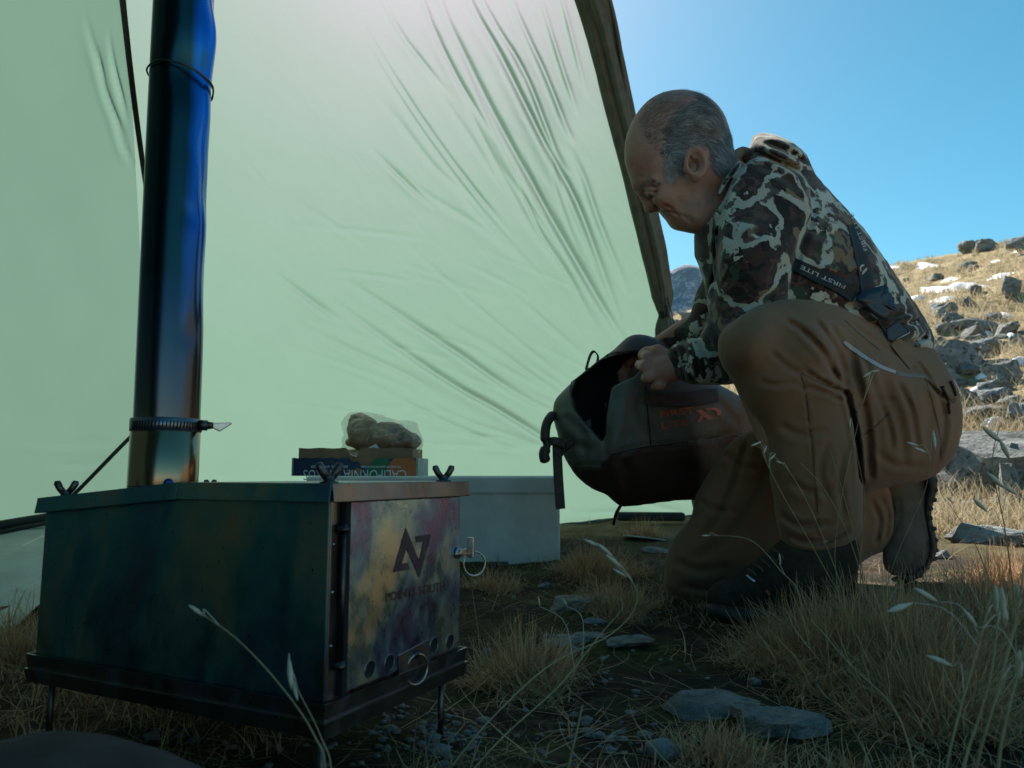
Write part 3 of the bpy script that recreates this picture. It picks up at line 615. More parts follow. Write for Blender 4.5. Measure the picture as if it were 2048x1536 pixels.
mb = MB(); n_ = 24; xs2 = np.linspace(c_l + ci, c_r - ci * .9, 40)
notch = lambda x: zi - .0 - (.028 * math.sqrt(max(0, 1 - ((x - (c_l + .485 * (c_r - c_l))) / .016) ** 2)))
mb.prism([(c_l + ci, cy + .007, zc0 + .004), (c_r - ci * .9, cy + .007, zc0 + .004)] + [(x, cy + .007, notch(x) + .001 * math.sin(x * 90)) for x in xs2[::-1]], (0, th, 0)); mb.build('inner_wall', M_card, cbox, False)
for x in (c_l + ci, c_r - ci * .9 - th):
    mb = MB(); mb.box((x, cy + .0125, zc0 + .004), (th, 0, 0), (0, D_ - .03, 0), (0, 0, zi - zc0 - .006)); mb.build('inner_wall', M_card, cbox, False)
mb = MB(); mb.box((c_l + ci, cy + D_ - .016, zc0 + .004), (c_r - c_l - ci * 2, 0, 0), (0, th, 0), (0, 0, zi - zc0)); mb.build('inner_wall', M_card, cbox, False)
for x, s in ((c_l, -1), (c_r, 1)):
    mb = MB(); e_ = .012 if s > 0 else .005; mb.prism([(x, cy + .001, zc0), (x, cy + .001, zc1), (x + s * e_, cy + D_ * .6, zc1 + .001), (x + s * e_, cy + D_ * .6, zc0)], (s * th, 0, 0)); mb.build('end_wall', M_wedge, cbox, False)
mb = MB(); mb.box((c_l, cy + D_ - .01, zc0), (c_r - c_l, 0, 0), (0, th, 0), (0, 0, zc1 - zc0)); mb.build('back_panel', M_cit, cbox, False)
mb = MB(); mb.box((c_l + .003, cy + .006, zc0 + .0008), (c_r - c_l - .006, 0, 0), (0, D_ - .017, 0), (0, 0, .003)); mb.build('box_floor', M_card, cbox, False)
M_print = simple('white_print', (.62, .66, .68), .6, var=.08)
zq = lambda py: P(700, py, cy)[2]; xq = lambda px: P(px, 940, cy)[0]
def inv(txt, x0, x1, y0_, y1_, b): text_quad('lettering', txt, [(xq(x1), cy, zq(y0_)), (xq(x0), cy, zq(y0_)), (xq(x0), cy, zq(y1_)), (xq(x1), cy, zq(y1_))], (0, -1, 0), M_print, front, b)
inv('CALIFORNIA CITRUS', 607, 813, 940, 960, -.006); inv('PACKED BY JOHNSTON FARMS', 722, 801, 930.5, 935.5, .012); inv('EDISON, CA 93220', 622, 695, 930.5, 935.5, .012)
# ---------------------------------------------------------------- implicit surfaces
def surfnet(D, lo, h):
    """Surface nets: D sampled on a grid with origin lo and spacing h -> vertices, quads (outward)."""
    s = D < 0; nx, ny, nz = D.shape
    c = [s[i:nx - 1 + i, j:ny - 1 + j, k:nz - 1 + k] for i in (0, 1) for j in (0, 1) for k in (0, 1)]
    al = c[0].copy(); an = c[0].copy()
    for q in c[1:]: al &= q; an |= q
    act = an & ~al; ids = np.full(act.shape, -1, np.int64); ix = np.argwhere(act); ids[act] = np.arange(len(ix))
    acc = np.zeros((len(ix), 3)); cnt = np.zeros(len(ix)); crn = [np.array(o) for o in [(i, j, k) for i in (0, 1) for j in (0, 1) for k in (0, 1)]]
    for a in range(8):
        for b in range(a + 1, 8):
            d = crn[b] - crn[a]
            if np.abs(d).sum() != 1: continue
            pa = ix + crn[a]; pb = ix + crn[b]; va = D[pa[:, 0], pa[:, 1], pa[:, 2]]; vb = D[pb[:, 0], pb[:, 1], pb[:, 2]]
            m = (va < 0) != (vb < 0); t_ = va[m] / (va[m] - vb[m]); acc[m] += pa[m] + t_[:, None] * d; cnt[m] += 1
    V = acc / cnt[:, None] * h + lo; Fs = []
    for ax in range(3):
        o = [(0, 0, 0)] * 4; u, v = (ax + 1) % 3, (ax + 2) % 3
        sl0 = [slice(1, -1)] * 3; sl1 = [slice(1, -1)] * 3
        sl0[ax] = slice(0, D.shape[ax] - 1); sl1[ax] = slice(1, D.shape[ax])
        s0, s1 = s[tuple(sl0)], s[tuple(sl1)]; e = np.argwhere(s0 != s1)
        if not len(e): continue
        inn = s0[e[:, 0], e[:, 1], e[:, 2]]
        base = e.copy()
        for k in range(3):
            if k != ax: base[:, k] += 1
        def cell(du, dv): q = base.copy(); q[:, u] -= du; q[:, v] -= dv; return ids[q[:, 0], q[:, 1], q[:, 2]]
        quad = np.stack([cell(1, 1), cell(0, 1), cell(0, 0), cell(1, 0)], 1); quad[~inn] = quad[~inn][:, ::-1]; Fs.append(quad)
    return V, np.concatenate(Fs)
def relax(V, Fc, it=2, k=.5):
    e = np.concatenate([Fc[:, [0, 1]], Fc[:, [1, 2]], Fc[:, [2, 3]], Fc[:, [3, 0]]]); n = len(V)
    deg = np.bincount(e.ravel(), minlength=n).astype(float)
    for _ in range(it):
        a = np.zeros_like(V)
        for c_ in range(3): a[:, c_] = np.bincount(e[:, 0], V[e[:, 1], c_], n) + np.bincount(e[:, 1], V[e[:, 0], c_], n)
        V = V + k * (a / np.maximum(deg, 1)[:, None] - V)
    return V
def smin(a, b, k): h = np.clip(.5 + .5 * (b - a) / k, 0, 1); return b + (a - b) * h - k * h * (1 - h)
def capsule(G, a, b, ra, rb):
    a, b = np.asarray(a), np.asarray(b); d = b - a; t_ = np.clip(((G[0] - a[0]) * d[0] + (G[1] - a[1]) * d[1] + (G[2] - a[2]) * d[2]) / (d @ d + 1e-12), 0, 1)
    return np.sqrt((G[0] - a[0] - t_ * d[0]) ** 2 + (G[1] - a[1] - t_ * d[1]) ** 2 + (G[2] - a[2] - t_ * d[2]) ** 2) - (ra + (rb - ra) * t_)
def ellip(G, c, r):
    q = np.sqrt(((G[0] - c[0]) / r[0]) ** 2 + ((G[1] - c[1]) / r[1]) ** 2 + ((G[2] - c[2]) / r[2]) ** 2); return (q - 1) * min(r)
def poly_dist(poly, x, y, closed=True):
    best = np.full(x.shape, 1e9); ins = np.zeros(x.shape, bool); n = len(poly)
    for i in range(n if closed else n - 1):
        a, b = poly[i], poly[(i + 1) % n]; d = b - a; L2 = d @ d + 1e-9
        u = np.clip(((x - a[0]) * d[0] + (y - a[1]) * d[1]) / L2, 0, 1); best = np.minimum(best, (x - a[0] - u * d[0]) ** 2 + (y - a[1] - u * d[1]) ** 2)
        if closed: ins ^= ((a[1] > y) != (b[1] > y)) & (x < (b[0] - a[0]) * (y - a[1]) / (b[1] - a[1] + 1e-12) + a[0])
    return np.sqrt(best), ins
class Blob:
    """A rounded volume whose side outline is a smooth closed curve (photo units) at a given depth: a membrane
    inflated to round cross-sections, k times as deep as it is wide."""
    def __init__(s, pts, depth, k=1.0, step=5, smooth=True):
        poly = spline(pts, len(pts) * 5, True) if smooth else np.asarray(pts, float)
        s.poly, s.k, s.step = poly, k, step; s.lo = poly.min(0) - 60; hi = poly.max(0) + 60
        nx, ny = (np.ceil((hi - s.lo) / step)).astype(int) + 1; s.n = (nx, ny)
        gx, gy = np.meshgrid(s.lo[0] + np.arange(nx) * step, s.lo[1] + np.arange(ny) * step, indexing='ij')
        dist, ins = poly_dist(poly, gx, gy); s.depth = depth if isinstance(depth, (list, tuple)) else [(0, 0, depth)]
        Yr = np.mean([d[2] for d in s.depth]); mpp = Yr / F; s.mpp = mpp
        phi = np.zeros(gx.shape)
        st_ = 4                                         # coarse to fine
        for f_ in (4, 2, 1):
            m = ins[::f_, ::f_]; p = phi[::f_, ::f_].copy(); h2 = (step * f_) ** 2
            for _ in range(160 if f_ > 1 else 120):
                q = p; p = np.zeros_like(q); p[1:-1, 1:-1] = .25 * (q[2:, 1:-1] + q[:-2, 1:-1] + q[1:-1, 2:] + q[1:-1, :-2] + h2); p *= m
            if f_ > 1:
                xi = np.minimum(np.arange(nx) / f_, p.shape[0] - 1); yi = np.minimum(np.arange(ny) / f_, p.shape[1] - 1)
                x0, y0_ = np.minimum(xi.astype(int), p.shape[0] - 2), np.minimum(yi.astype(int), p.shape[1] - 2); fx, fy = (xi - x0)[:, None], (yi - y0_)[None]
                phi = (p[x0][:, y0_] * (1 - fx) * (1 - fy) + p[x0 + 1][:, y0_] * fx * (1 - fy) + p[x0][:, y0_ + 1] * (1 - fx) * fy + p[x0 + 1][:, y0_ + 1] * fx * fy) * ins
            else: phi = p
        wt = math.sqrt(max(2 * phi.max(), 1)); s.w0 = wt * mpp * .6
        dd = np.where(ins, 1, -1) * dist
        q = np.where(ins, np.maximum(2 * phi, 0), -1.2 * wt * dist)
        q = np.where(ins & (dist < step * 1.6), np.minimum(np.maximum(q, 0), np.maximum(q, 0)), q)
        s.q = q * mpp ** 2
        wsum = 0; ysum = 0
        for (x, y, Yc) in s.depth:
            w_ = 1 / ((gx - x) ** 2 + (gy - y) ** 2 + 400) ** 1.5; wsum = wsum + w_; ysum = ysum + w_ * Yc
        s.Yc = ysum / wsum
    def samp(s, A, px, py):
        x = np.clip((px - s.lo[0]) / s.step, 0, s.n[0] - 1.001); y = np.clip((py - s.lo[1]) / s.step, 0, s.n[1] - 1.001)
        i, j = x.astype(np.int32), y.astype(np.int32); fx, fy = x - i, y - j
        return A[i, j] * (1 - fx) * (1 - fy) + A[i + 1, j] * fx * (1 - fy) + A[i, j + 1] * (1 - fx) * fy + A[i + 1, j + 1] * fx * fy
    def __call__(s, px, py, Y):
        q = s.samp(s.q, px, py); yc = s.samp(s.Yc, px, py)
        return (((Y - yc) / s.k) ** 2 - q) / (2 * s.w0)
    def box(s, m=.02):
        ys = [d[2] for d in s.depth]; T = math.sqrt(max(s.q.max(), 0)) * s.k; ya, yb = min(ys) - T - m, max(ys) + T + m
        a, b = s.poly.min(0), s.poly.max(0); pts = np.array([P(x, y, Yv) for x in (a[0], b[0]) for y in (a[1], b[1]) for Yv in (ya, yb)])
        return pts.min(0) - m, pts.max(0) + m
class Grid:
    def __init__(s, lo, hi, h):
        s.lo, s.h = np.asarray(lo), h; n = np.ceil((np.asarray(hi) - lo) / h).astype(int) + 1
        s.G = np.meshgrid(*[(s.lo[i] + h * np.arange(n[i])).astype(np.float32) for i in range(3)], indexing='ij')
        s.px, s.py = proj(*s.G); s.Y = s.G[1]
    def mesh(s, D, it=2): V, Fc = surfnet(D, s.lo, s.h); return relax(V, Fc, it), Fc
def groove(gr, D, lines, ymax=None):
    """Folds: lines of (points, depth, width): the surface sinks (or rises) along each as it runs over the cloth."""
    band = np.abs(D) < .03
    if ymax is not None: band &= gr.Y < ymax
    x, y = gr.px[band], gr.py[band]; add = np.zeros(x.shape)
    for pts, dp, wd in lines:
        q = spline(pts, max(12, len(pts) * 6)); m = (x > q[:, 0].min() - 3 * wd) & (x < q[:, 0].max() + 3 * wd) & (y > q[:, 1].min() - 3 * wd) & (y < q[:, 1].max() + 3 * wd)
        xm, ym = x[m], y[m]; best = np.full(xm.shape, 1e9); par = np.zeros(xm.shape); sg = np.zeros(xm.shape)
        for i in range(len(q) - 1):
            d = q[i + 1] - q[i]; u = np.clip(((xm - q[i, 0]) * d[0] + (ym - q[i, 1]) * d[1]) / (d @ d + 1e-9), 0, 1)
            ex, ey = xm - q[i, 0] - u * d[0], ym - q[i, 1] - u * d[1]; dd = np.hypot(ex, ey); b = dd < best
            best[b] = dd[b]; par[b] = (i + u[b]) / (len(q) - 1); sg[b] = np.sign(d[0] * ey - d[1] * ex)[b]
        s_ = best * sg / wd; fade = np.clip(np.minimum(par, 1 - par) * 6, 0, 1) ** .7
        add[m] += dp * fade * (np.exp(-s_ ** 2) - .5 * np.exp(-(s_ - 1.9) ** 2) - .5 * np.exp(-(s_ + 1.9) ** 2))
    D = D.copy(); D[band] += add; return D
def union_box(bs): lo = np.min([b.box()[0] for b in bs], 0); hi = np.max([b.box()[1] for b in bs], 0); return lo, hi
# ---------------------------------------------------------------- person
t = NT('skin'); n1 = t.noise(35, 5)
t.set(Base__Color=t.mix(t.step(t.noise(16, 5), .42, .66), (.42, .225, .16), (.36, .145, .105)), Roughness=.6, Subsurface__Weight=.03)
t.b.inputs['Subsurface Radius'].default_value = (.01, .004, .002)
t.bump(t.math('ADD', t.noise(160, 5), t.noise(500, 3)), .45, .002); M_skin = t.m
t = NT('camo_fleece'); p0 = t.pos()
wob = t.n('VectorMath', _operation='ADD').outputs; vm = t.t.nodes[-1]
wn = t.n('TexNoise', Scale=34.0, Detail=6.0, Vector=p0).outputs['Color']
sc_ = t.n('VectorMath', _operation='SCALE', Scale=.028); t.t.links.new(wn, sc_.inputs[0])
t.t.links.new(p0, vm.inputs[0]); t.t.links.new(sc_.outputs[0], vm.inputs[1]); pw = vm.outputs[0]
c = t.ramp(t.noise(16, 3, .5, pw), [(.40, (.022, .017, .016)), (.45, (.060, .036, .032)), (.56, (.105, .062, .050)), (.60, (.035, .027, .024))], 'CONSTANT')
c = t.mix(t.step(t.noise(22, 2, .5, t.mapv((1, 1, 1), pw)), .60, .605), c, (.045, .072, .045))
c = t.mix(t.step(t.noise(19, 3, .5, t.n('Mapping', Vector=pw, Location=(3, 1, 7)).outputs[0]), .575, .585), c, (.20, .135, .085))
band = t.math('ABSOLUTE', t.math('SUBTRACT', t.noise(8.5, 1, .4, t.n('Mapping', Vector=pw, Location=(9, 4, 2)).outputs[0]), .5))
c = t.mix(t.math('SUBTRACT', 1.0, t.step(band, .022, .027)), c, (.40, .40, .34))
c = t.mix(t.step(t.noise(13, 5, .6, t.n('Mapping', Vector=p0, Location=(1, 8, 5)).outputs[0]), .575, .585), c, (.48, .47, .40))
c = t.mix(t.math('MULTIPLY', t.step(t.noise(34, 3, .6, p0), .60, .61), .85), c, (.03, .024, .022))
t.set(Base__Color=c, Roughness=.95, Sheen__Weight=.25); t.b.inputs['Specular IOR Level'].default_value = .1
t.bump(t.math('ADD', t.noise(420, 3), t.math('MULTIPLY', t.noise(45, 3), 2)), .35, .002); M_camo = t.m
t = NT('brown_trousers'); n1 = t.noise(7, 4)
t.set(Base__Color=t.ramp(n1, [(.3, (.165, .084, .043)), (.7, (.235, .125, .068))]), Roughness=.85, Sheen__Weight=.15); t.b.inputs['Specular IOR Level'].default_value = .2
t.bump(t.math('ADD', t.math('MULTIPLY', t.noise(30, 6, .65), 2.5), t.n('TexWave', Vector=t.mapv((1, 1, 1), None, (.3, .5, .2)), Scale=260.0).outputs['Fac']), .22, .003); M_trou = t.m
M_boot = simple('boot_leather', (.034, .025, .019), .7, var=.5, scale=28, bumps=.7, bdist=.005, spec=.08)
M_suede = simple('boot_suede', (.10, .075, .052), .85, var=.3, scale=30, bumps=.4, bdist=.003)
M_rubber = simple('boot_rubber', (.012, .012, .012), .7, var=.3, scale=30)
M_strap = simple('suspender_webbing', (.009, .009, .010), .7, var=.2, scale=120)
M_letter = simple('strap_print', (.42, .42, .41), .7, var=.1)
M_plast = simple('buckle_panel', (.012, .020, .032), .35, var=.2, scale=60)

# --- jacket: torso, hood, both sleeves
torso = Blob([(1400,440),(1428,400),(1455,352),(1478,315),(1500,300),(1560,305),(1622,342),(1642,364),(1676,401),(1708,436),(1737,472),(1762,508),(1787,544),(1809,576),(1830,606),(1848,634),(1864,664),(1870,694),(1850,716),(1800,715),(1740,720),(1640,730),(1540,720),(1470,690),(1425,640),(1415,597),(1411,572),(1404,544),(1393,519),(1387,487),(1390,458)], [(1450,380,1.43),(1600,450,1.46),(1800,650,1.47),(1450,650,1.48)], 1.28)
arm = Blob([(1468,336),(1500,321),(1545,323),(1590,343),(1616,372),(1627,418),(1613,470),(1597,508),(1586,560),(1574,605),(1560,660),(1530,725),(1480,764),(1437,768),(1396,769),(1366,764),(1349,744),(1337,703),(1369,684),(1403,668),(1417,633),(1423,580),(1430,508),(1434,454),(1444,383)], [(1545,380,1.335),(1520,520,1.30),(1490,690,1.31),(1400,720,1.385),(1350,730,1.425)], .92, 4)
hood = Blob([(1478,322),(1500,300),(1507,275),(1529,268),(1558,273),(1590,290),(1608,307),(1622,331),(1626,350),(1596,350),(1560,340),(1515,336)], 1.45, 3.3, 4)
farm = Blob([(1424,615),(1402,640),(1370,650),(1338,660),(1308,680),(1296,700),(1330,708),(1380,706),(1440,690),(1450,640)], [(1430,650,1.66),(1310,690,1.72)], 1.0, 4)
lo, hi = union_box([torso, arm, hood, farm]); gr = Grid(lo, hi, .0045)
D = smin(torso(gr.px, gr.py, gr.Y), arm(gr.px, gr.py, gr.Y), .012)
D = smin(D, hood(gr.px, gr.py, gr.Y), .010); D = smin(D, farm(gr.px, gr.py, gr.Y), .012)
# far shoulder
sh = P(1545, 370, 1.60); D = smin(D, capsule(gr.G, sh, P(1440, 600, 1.68), .062, .05), .03); D = smin(D, capsule(gr.G, P(1440, 600, 1.68), P(1400, 670, 1.69), .05, .04), .03)
# neck opening
nk = capsule(gr.G, P(1450, 350, 1.42), P(1395, 330, 1.40), .060, .07); D = -smin(-D, nk, .016)
D = smin(D, ellip(gr.G, P(1437, 468, 1.385), (.034, .034, .036)), .02)
FOLDS = [([(1468,340),(1452,380),(1440,440),(1436,520),(1428,600)], .006, 7), ([(1620,380),(1628,420),(1612,475),(1596,512),(1582,570)], .008, 8),
 ([(1560,470),(1520,520),(1470,545)], .006, 10), ([(1580,520),(1540,560),(1480,590),(1440,600)], .007, 11), ([(1600,430),(1560,455),(1500,470)], .004, 10), ([(1570,575),(1520,600),(1450,625)], .006, 10),
 ([(1520,330),(1560,350),(1600,380)], .005, 9), ([(1440,620),(1470,650),(1500,700)], .006, 10), ([(1425,650),(1440,690),(1440,740)], .006, 9),
 ([(1366,688),(1374,720),(1388,760)], .006, 6), ([(1380,680),(1392,715),(1402,762)], .006, 6), ([(1396,674),(1408,710),(1420,764)], .006, 7), ([(1350,700),(1358,728),(1372,760)], .005, 5), ([(1412,668),(1428,710),(1440,764)], .005, 7),
 ([(1640,600),(1700,612),(1760,606),(1800,600)], .007, 8), ([(1660,575),(1720,590),(1790,575)], .005, 8), ([(1700,640),(1770,655),(1840,640)], .007, 8), ([(1720,620),(1780,632),(1830,620)], .006, 6), ([(1750,680),(1800,690),(1856,672)], .007, 7), ([(1620,540),(1680,555),(1760,540)], .006, 10), ([(1620,490),(1660,520),(1730,510)], .005, 11),
 ([(1610,440),(1640,470),(1680,470)], .005, 10), ([(1640,400),(1650,440),(1630,480)], .004, 9), ([(1530,285),(1570,300),(1610,325)], .006, 7), ([(1510,300),(1550,318),(1600,340)], .006, 7), ([(1500,310),(1480,340),(1440,400),(1405,450)], .007, 6), ([(1400,520),(1412,560),(1418,600)], -.003, 8),
 ([(1340,668),(1360,680),(1380,690)], .004, 7), ([(1370,655),(1385,668),(1402,676)], .004, 7)]
D = groove(gr, D, [(a, b * 1.4, c_ * .85) for a, b, c_ in FOLDS], None)
D += (.0035 * fbm(gr.G[0] * 22, gr.G[1] * 22, gr.G[2] * 22, 3) + .010 * (np.abs(fbm((gr.G[0] + gr.G[2]) * 9, gr.G[1] * 9, (gr.G[2] - gr.G[0]) * 20, 3)) - .1) * -1) * (np.abs(D) < .03)
Vj, Fj = gr.mesh(D, 1)
base = P(1560, 1120, 1.45); base[2] = gz(base[0], base[1])
person = empty('person', tuple(base), 'kneeling man in camouflage hoodie and brown trousers opening a duffel bag', 'person')
jacket = mesh_obj('camouflage_hoodie', Vj, Fj, M_camo, person); BV_j = bvh_of(Vj, Fj)

# --- trousers
thigh = Blob([(1437,695),(1443,671),(1474,639),(1510,616),(1551,602),(1588,598),(1629,602),(1661,610),(1690,618),(1722,633),(1760,648),(1800,668),(1840,686),(1868,700),(1893,738),(1916,780),(1924,826),(1923,863),(1914,899),(1893,931),(1861,954),(1825,965),(1779,973),(1743,983),(1715,985),(1690,940),(1660,880),(1600,840),(1530,800),(1480,770),(1447,732)], [(1480,680,1.22),(1600,700,1.27),(1720,760,1.36),(1800,800,1.43),(1890,850,1.47),(1850,720,1.46)], 1.05)
shin = Blob([(1438,690),(1455,655),(1530,640),(1600,670),(1660,715),(1690,765),(1706,830),(1717,880),(1722,950),(1724,1050),(1712,1078),(1688,1096),(1643,1111),(1597,1109),(1574,1097),(1561,1072),(1554,1036),(1547,990),(1540,936),(1531,890),(1519,849),(1501,822),(1483,790),(1460,753),(1443,722)], [(1520,720,1.23),(1640,900,1.27),(1640,1090,1.27)], .92)
fleg = Blob([(1540,840),(1506,860),(1474,876),(1451,899),(1437,922),(1410,958),(1392,995),(1385,1031),(1369,1054),(1346,1081),(1333,1113),(1328,1150),(1334,1180),(1360,1197),(1396,1206),(1500,1204),(1600,1185),(1690,1150),(1734,1116),(1775,1099),(1788,1072),(1788,1018),(1779,976),(1740,950),(1680,890),(1610,845)], [(1380,1130,1.53),(1500,950,1.54),(1700,950,1.56),(1780,1040,1.60)], .74)
lo, hi = union_box([thigh, shin, fleg]); gr = Grid(lo, hi, .0043)
D1 = thigh(gr.px, gr.py, gr.Y); D2 = shin(gr.px, gr.py, gr.Y); D = smin(D1, D2, .010); D = smin(D, fleg(gr.px, gr.py, gr.Y), .014)
NF = [([(1690,775),(1704,830),(1716,890),(1722,970)], .012, 7), ([(1610,742),(1660,772),(1700,790)], .009, 7), ([(1585,770),(1640,782),(1690,800)], .005, 7), ([(1600,660),(1640,700),(1680,765)], .007, 8), ([(1570,640),(1620,670),(1660,720)], .005, 8),
 ([(1630,640),(1670,690),(1700,760)], .007, 8), ([(1660,650),(1690,700),(1712,770)], .006, 8), ([(1700,690),(1716,760),(1735,850),(1742,960)], .009, 10), ([(1728,710),(1752,780),(1778,850),(1786,900)], .006, 9), ([(1765,745),(1776,790),(1800,850),(1812,940)], .004, 13), ([(1796,765),(1822,820),(1836,900)], .006, 8), ([(1846,780),(1858,830),(1850,880)], .003, 12), ([(1878,790),(1890,850),(1876,920)], .004, 8), ([(1750,900),(1790,930),(1850,930)], .004, 10), ([(1700,830),(1740,800),(1790,800)], .004, 9),
 ([(1600,740),(1612,800),(1624,900),(1630,1000),(1636,1090)], .0035, 4), ([(1610,760),(1560,770),(1520,765)], .004, 8), ([(1540,700),(1570,730),(1600,748)], .004, 8), ([(1560,850),(1600,870),(1660,860)], .004, 11), ([(1580,960),(1620,985),(1680,975)], .004, 11), ([(1565,1030),(1600,1050),(1660,1045)], .006, 9), ([(1580,1075),(1640,1085),(1700,1060)], .006, 8), ([(1690,900),(1680,960),(1690,1040)], .005, 9), ([(1660,880),(1640,940),(1660,1010)], .004, 10),
 ([(1450,905),(1480,930),(1520,940)], .006, 10), ([(1500,870),(1470,960),(1440,1030),(1400,1080)], .006, 11), ([(1540,920),(1500,1000),(1440,1080),(1380,1120)], .006, 13), ([(1400,1000),(1430,1020),(1480,1020)], .005, 10), ([(1350,1120),(1400,1140),(1460,1130)], .005, 12), ([(1360,1170),(1420,1180),(1480,1160)], .004, 10), ([(1740,1000),(1760,1040),(1750,1090)], .005, 8), ([(1760,990),(1775,1030),(1770,1080)], .004, 7),
 ([(1690,640),(1750,680),(1800,715),(1850,750)], .004, 7), ([(1850,760),(1880,790),(1910,800)], .006, 5), ([(1790,690),(1830,720),(1860,760),(1880,800)], .004, 5), ([(1700,880),(1740,860),(1780,820)], .0035, 3)]
D = groove(gr, D, [(a, b * 1.9, c_ * .68) for a, b, c_ in NF], None); D += (.0035 * fbm(gr.G[0] * 16, gr.G[1] * 16, gr.G[2] * 16, 3) - .011 * (np.abs(fbm(gr.G[0] * 15 + gr.G[2] * 7, gr.G[1] * 11, gr.G[2] * 9 - gr.G[0] * 4, 3)) - .1)) * (np.abs(D) < .03)
Vt_, Ft_ = gr.mesh(D, 0)
trousers = mesh_obj('brown_trousers', Vt_, Ft_, M_trou, person); BV_t = bvh_of(Vt_, Ft_)

# --- head: profile outline inflated to skull width, then features modelled
HY = 1.40
skull = Blob([(1249,318),(1252,278),(1265,246),(1287,216),(1310,197),(1337,187),(1362,186),(1387,191),(1412,206),(1431,225),(1446,250),(1457,275),(1462,310),(1452,350),(1430,380),(1412,410),(1400,440),(1388,452),(1370,457),(1355,452),(1346,441),(1344,431),(1337,427),(1327,421),(1318,412),(1300,395),(1282,386),(1268,375),(1258,350)], HY, .84, 3)
neck0, neck1 = P(1418, 352, HY), P(1492, 402, 1.44)
lo, hi = skull.box(.03); hi = np.maximum(hi, neck1 + .05); lo = np.minimum(lo, P(1270, 460, HY) - .03); gr = Grid(lo, hi, .0021)
px, py, Yv = gr.px, gr.py, gr.Y
D = skull(px, py, Yv)
# broaden the cranium, narrow the jaw
D = smin(D, ellip(gr.G, P(1365, 262, HY), (.083, .073, .074)), .03)
D = smin(D, capsule(gr.G, neck0, neck1, .052, .060), .03)
D = smin(D, capsule(gr.G, P(1395, 430, HY - .015), P(1450, 430, 1.43), .035, .05), .02)
for sy in (-1, 1):      # brows, cheekbones, nostril wings, jaw on both sides
    D = smin(D, capsule(gr.G, P(1276, 372, HY + sy * .012), P(1306, 360, HY + sy * .046), .010, .009), .012)
    D = smin(D, ellip(gr.G, P(1328, 394, HY + sy * .040), (.022, .014, .020)), .022)
    D = smin(D, ellip(gr.G, P(1309, 409, HY + sy * .011), (.008, .008, .007)), .007)
    D = smin(D, ellip(gr.G, P(1356, 426, HY + sy * .018), (.020, .018, .018)), .02)
    sock = ellip(gr.G, P(1296, 386, HY + sy * .040), (.011, .015, .008)); D = -smin(-D, sock, .012)
    D = smin(D, ellip(gr.G, P(1303, 383, HY + sy * .032), (.0125, .0125, .0118)), .006)
# nose, lips, chin
D = smin(D, capsule(gr.G, P(1284, 384, HY), P(1302, 412, HY), .0095, .0125), .008)
D = smin(D, capsule(gr.G, P(1300, 414, HY), P(1314, 407, HY), .010, .010), .008)
D = smin(D, capsule(gr.G, P(1331, 421, HY - .016), P(1331, 421, HY + .016), .0055, .0055), .006)
D = smin(D, capsule(gr.G, P(1338, 428, HY - .014), P(1338, 428, HY + .014), .006, .006), .006)
D = smin(D, ellip(gr.G, P(1358, 441, HY), (.020, .022, .017)), .012)
D = smin(D, ellip(gr.G, P(1343, 414, HY), (.020, .026, .018)), .018)
HF = [([(1326,424),(1338,424),(1350,427),(1358,431)], .0026, 2.4), ([(1318,402),(1328,410),(1342,417),(1352,427)], .0014, 3.2), ([(1288,381),(1298,383),(1310,385),(1318,382)], .0026, 2.0), ([(1294,391),(1306,394),(1318,390)], .0009, 2.4),
 ([(1268,340),(1280,352),(1296,356)], .0010, 3), ([(1262,325),(1276,338),(1294,342)], .0009, 3), ([(1362,430),(1376,436),(1384,446)], .0016, 4), ([(1385,380),(1392,405),(1396,430)], .0022, 6), ([(1306,413),(1311,412),(1315,410)], .0014, 2.0), ([(1440,330),(1452,350),(1470,372)], .0015, 4), ([(1430,345),(1446,364),(1462,384)], .0015, 4), ([(1345,365),(1356,395),(1372,420)], .0015, 8)]
D = groove(gr, D, HF, HY + .02); D += .0006 * fbm(gr.G[0] * 120, gr.G[1] * 120, gr.G[2] * 120, 3)
# ear, near side and far side: a cupped disc with raised helix, tragus and lobe
for sy in (-1, 1):
    q0 = P(1388, 330, HY + sy * .078); ax = np.array([.20, 0, -.98]); ax /= np.linalg.norm(ax); bx = np.array([.98, 0, .20])
    rx = [gr.G[i] - q0[i] for i in range(3)]; u = rx[0] * bx[0] + rx[2] * bx[2]; v = rx[0] * ax[0] + rx[2] * ax[2]; w_ = rx[1] * sy
    tilt = w_ - .35 * (u + .012)                               # the ear stands out towards its rear edge
    rim = np.sqrt(u ** 2 + (v * .62) ** 2); rim = np.sqrt((rim - .0152) ** 2 + (tilt - .0065) ** 2) - .0042
    disc = np.maximum(np.sqrt(u ** 2 + (v * .62) ** 2) - .0152, np.abs(tilt + .003) - .0035)
    lobe = np.sqrt((u + .004) ** 2 + (v - .026) ** 2 + (tilt - .0) ** 2 * 2.2) - .0095
    anti = np.sqrt((np.sqrt((u + .001) ** 2 + ((v - .001) * .70) ** 2) - .0098) ** 2 + (tilt - .003) ** 2) - .0032
    trag = np.sqrt((u + .016) ** 2 + (v - .006) ** 2 * .5 + (tilt - .003) ** 2) - .0062
    E = smin(smin(rim, disc, .004), lobe, .006); E = smin(E, np.where(u > -.004, anti, .05), .003); E = smin(E, trag, .004)
    conc = np.sqrt(((u + .004) / .0085) ** 2 + ((v - .003) / .012) ** 2 + ((tilt - .004) / .013) ** 2) * .0085 - .0085
    D = smin(D, E, .004); D = -smin(-D, conc, .003)
Vh, Fh = gr.mesh(D, 3)
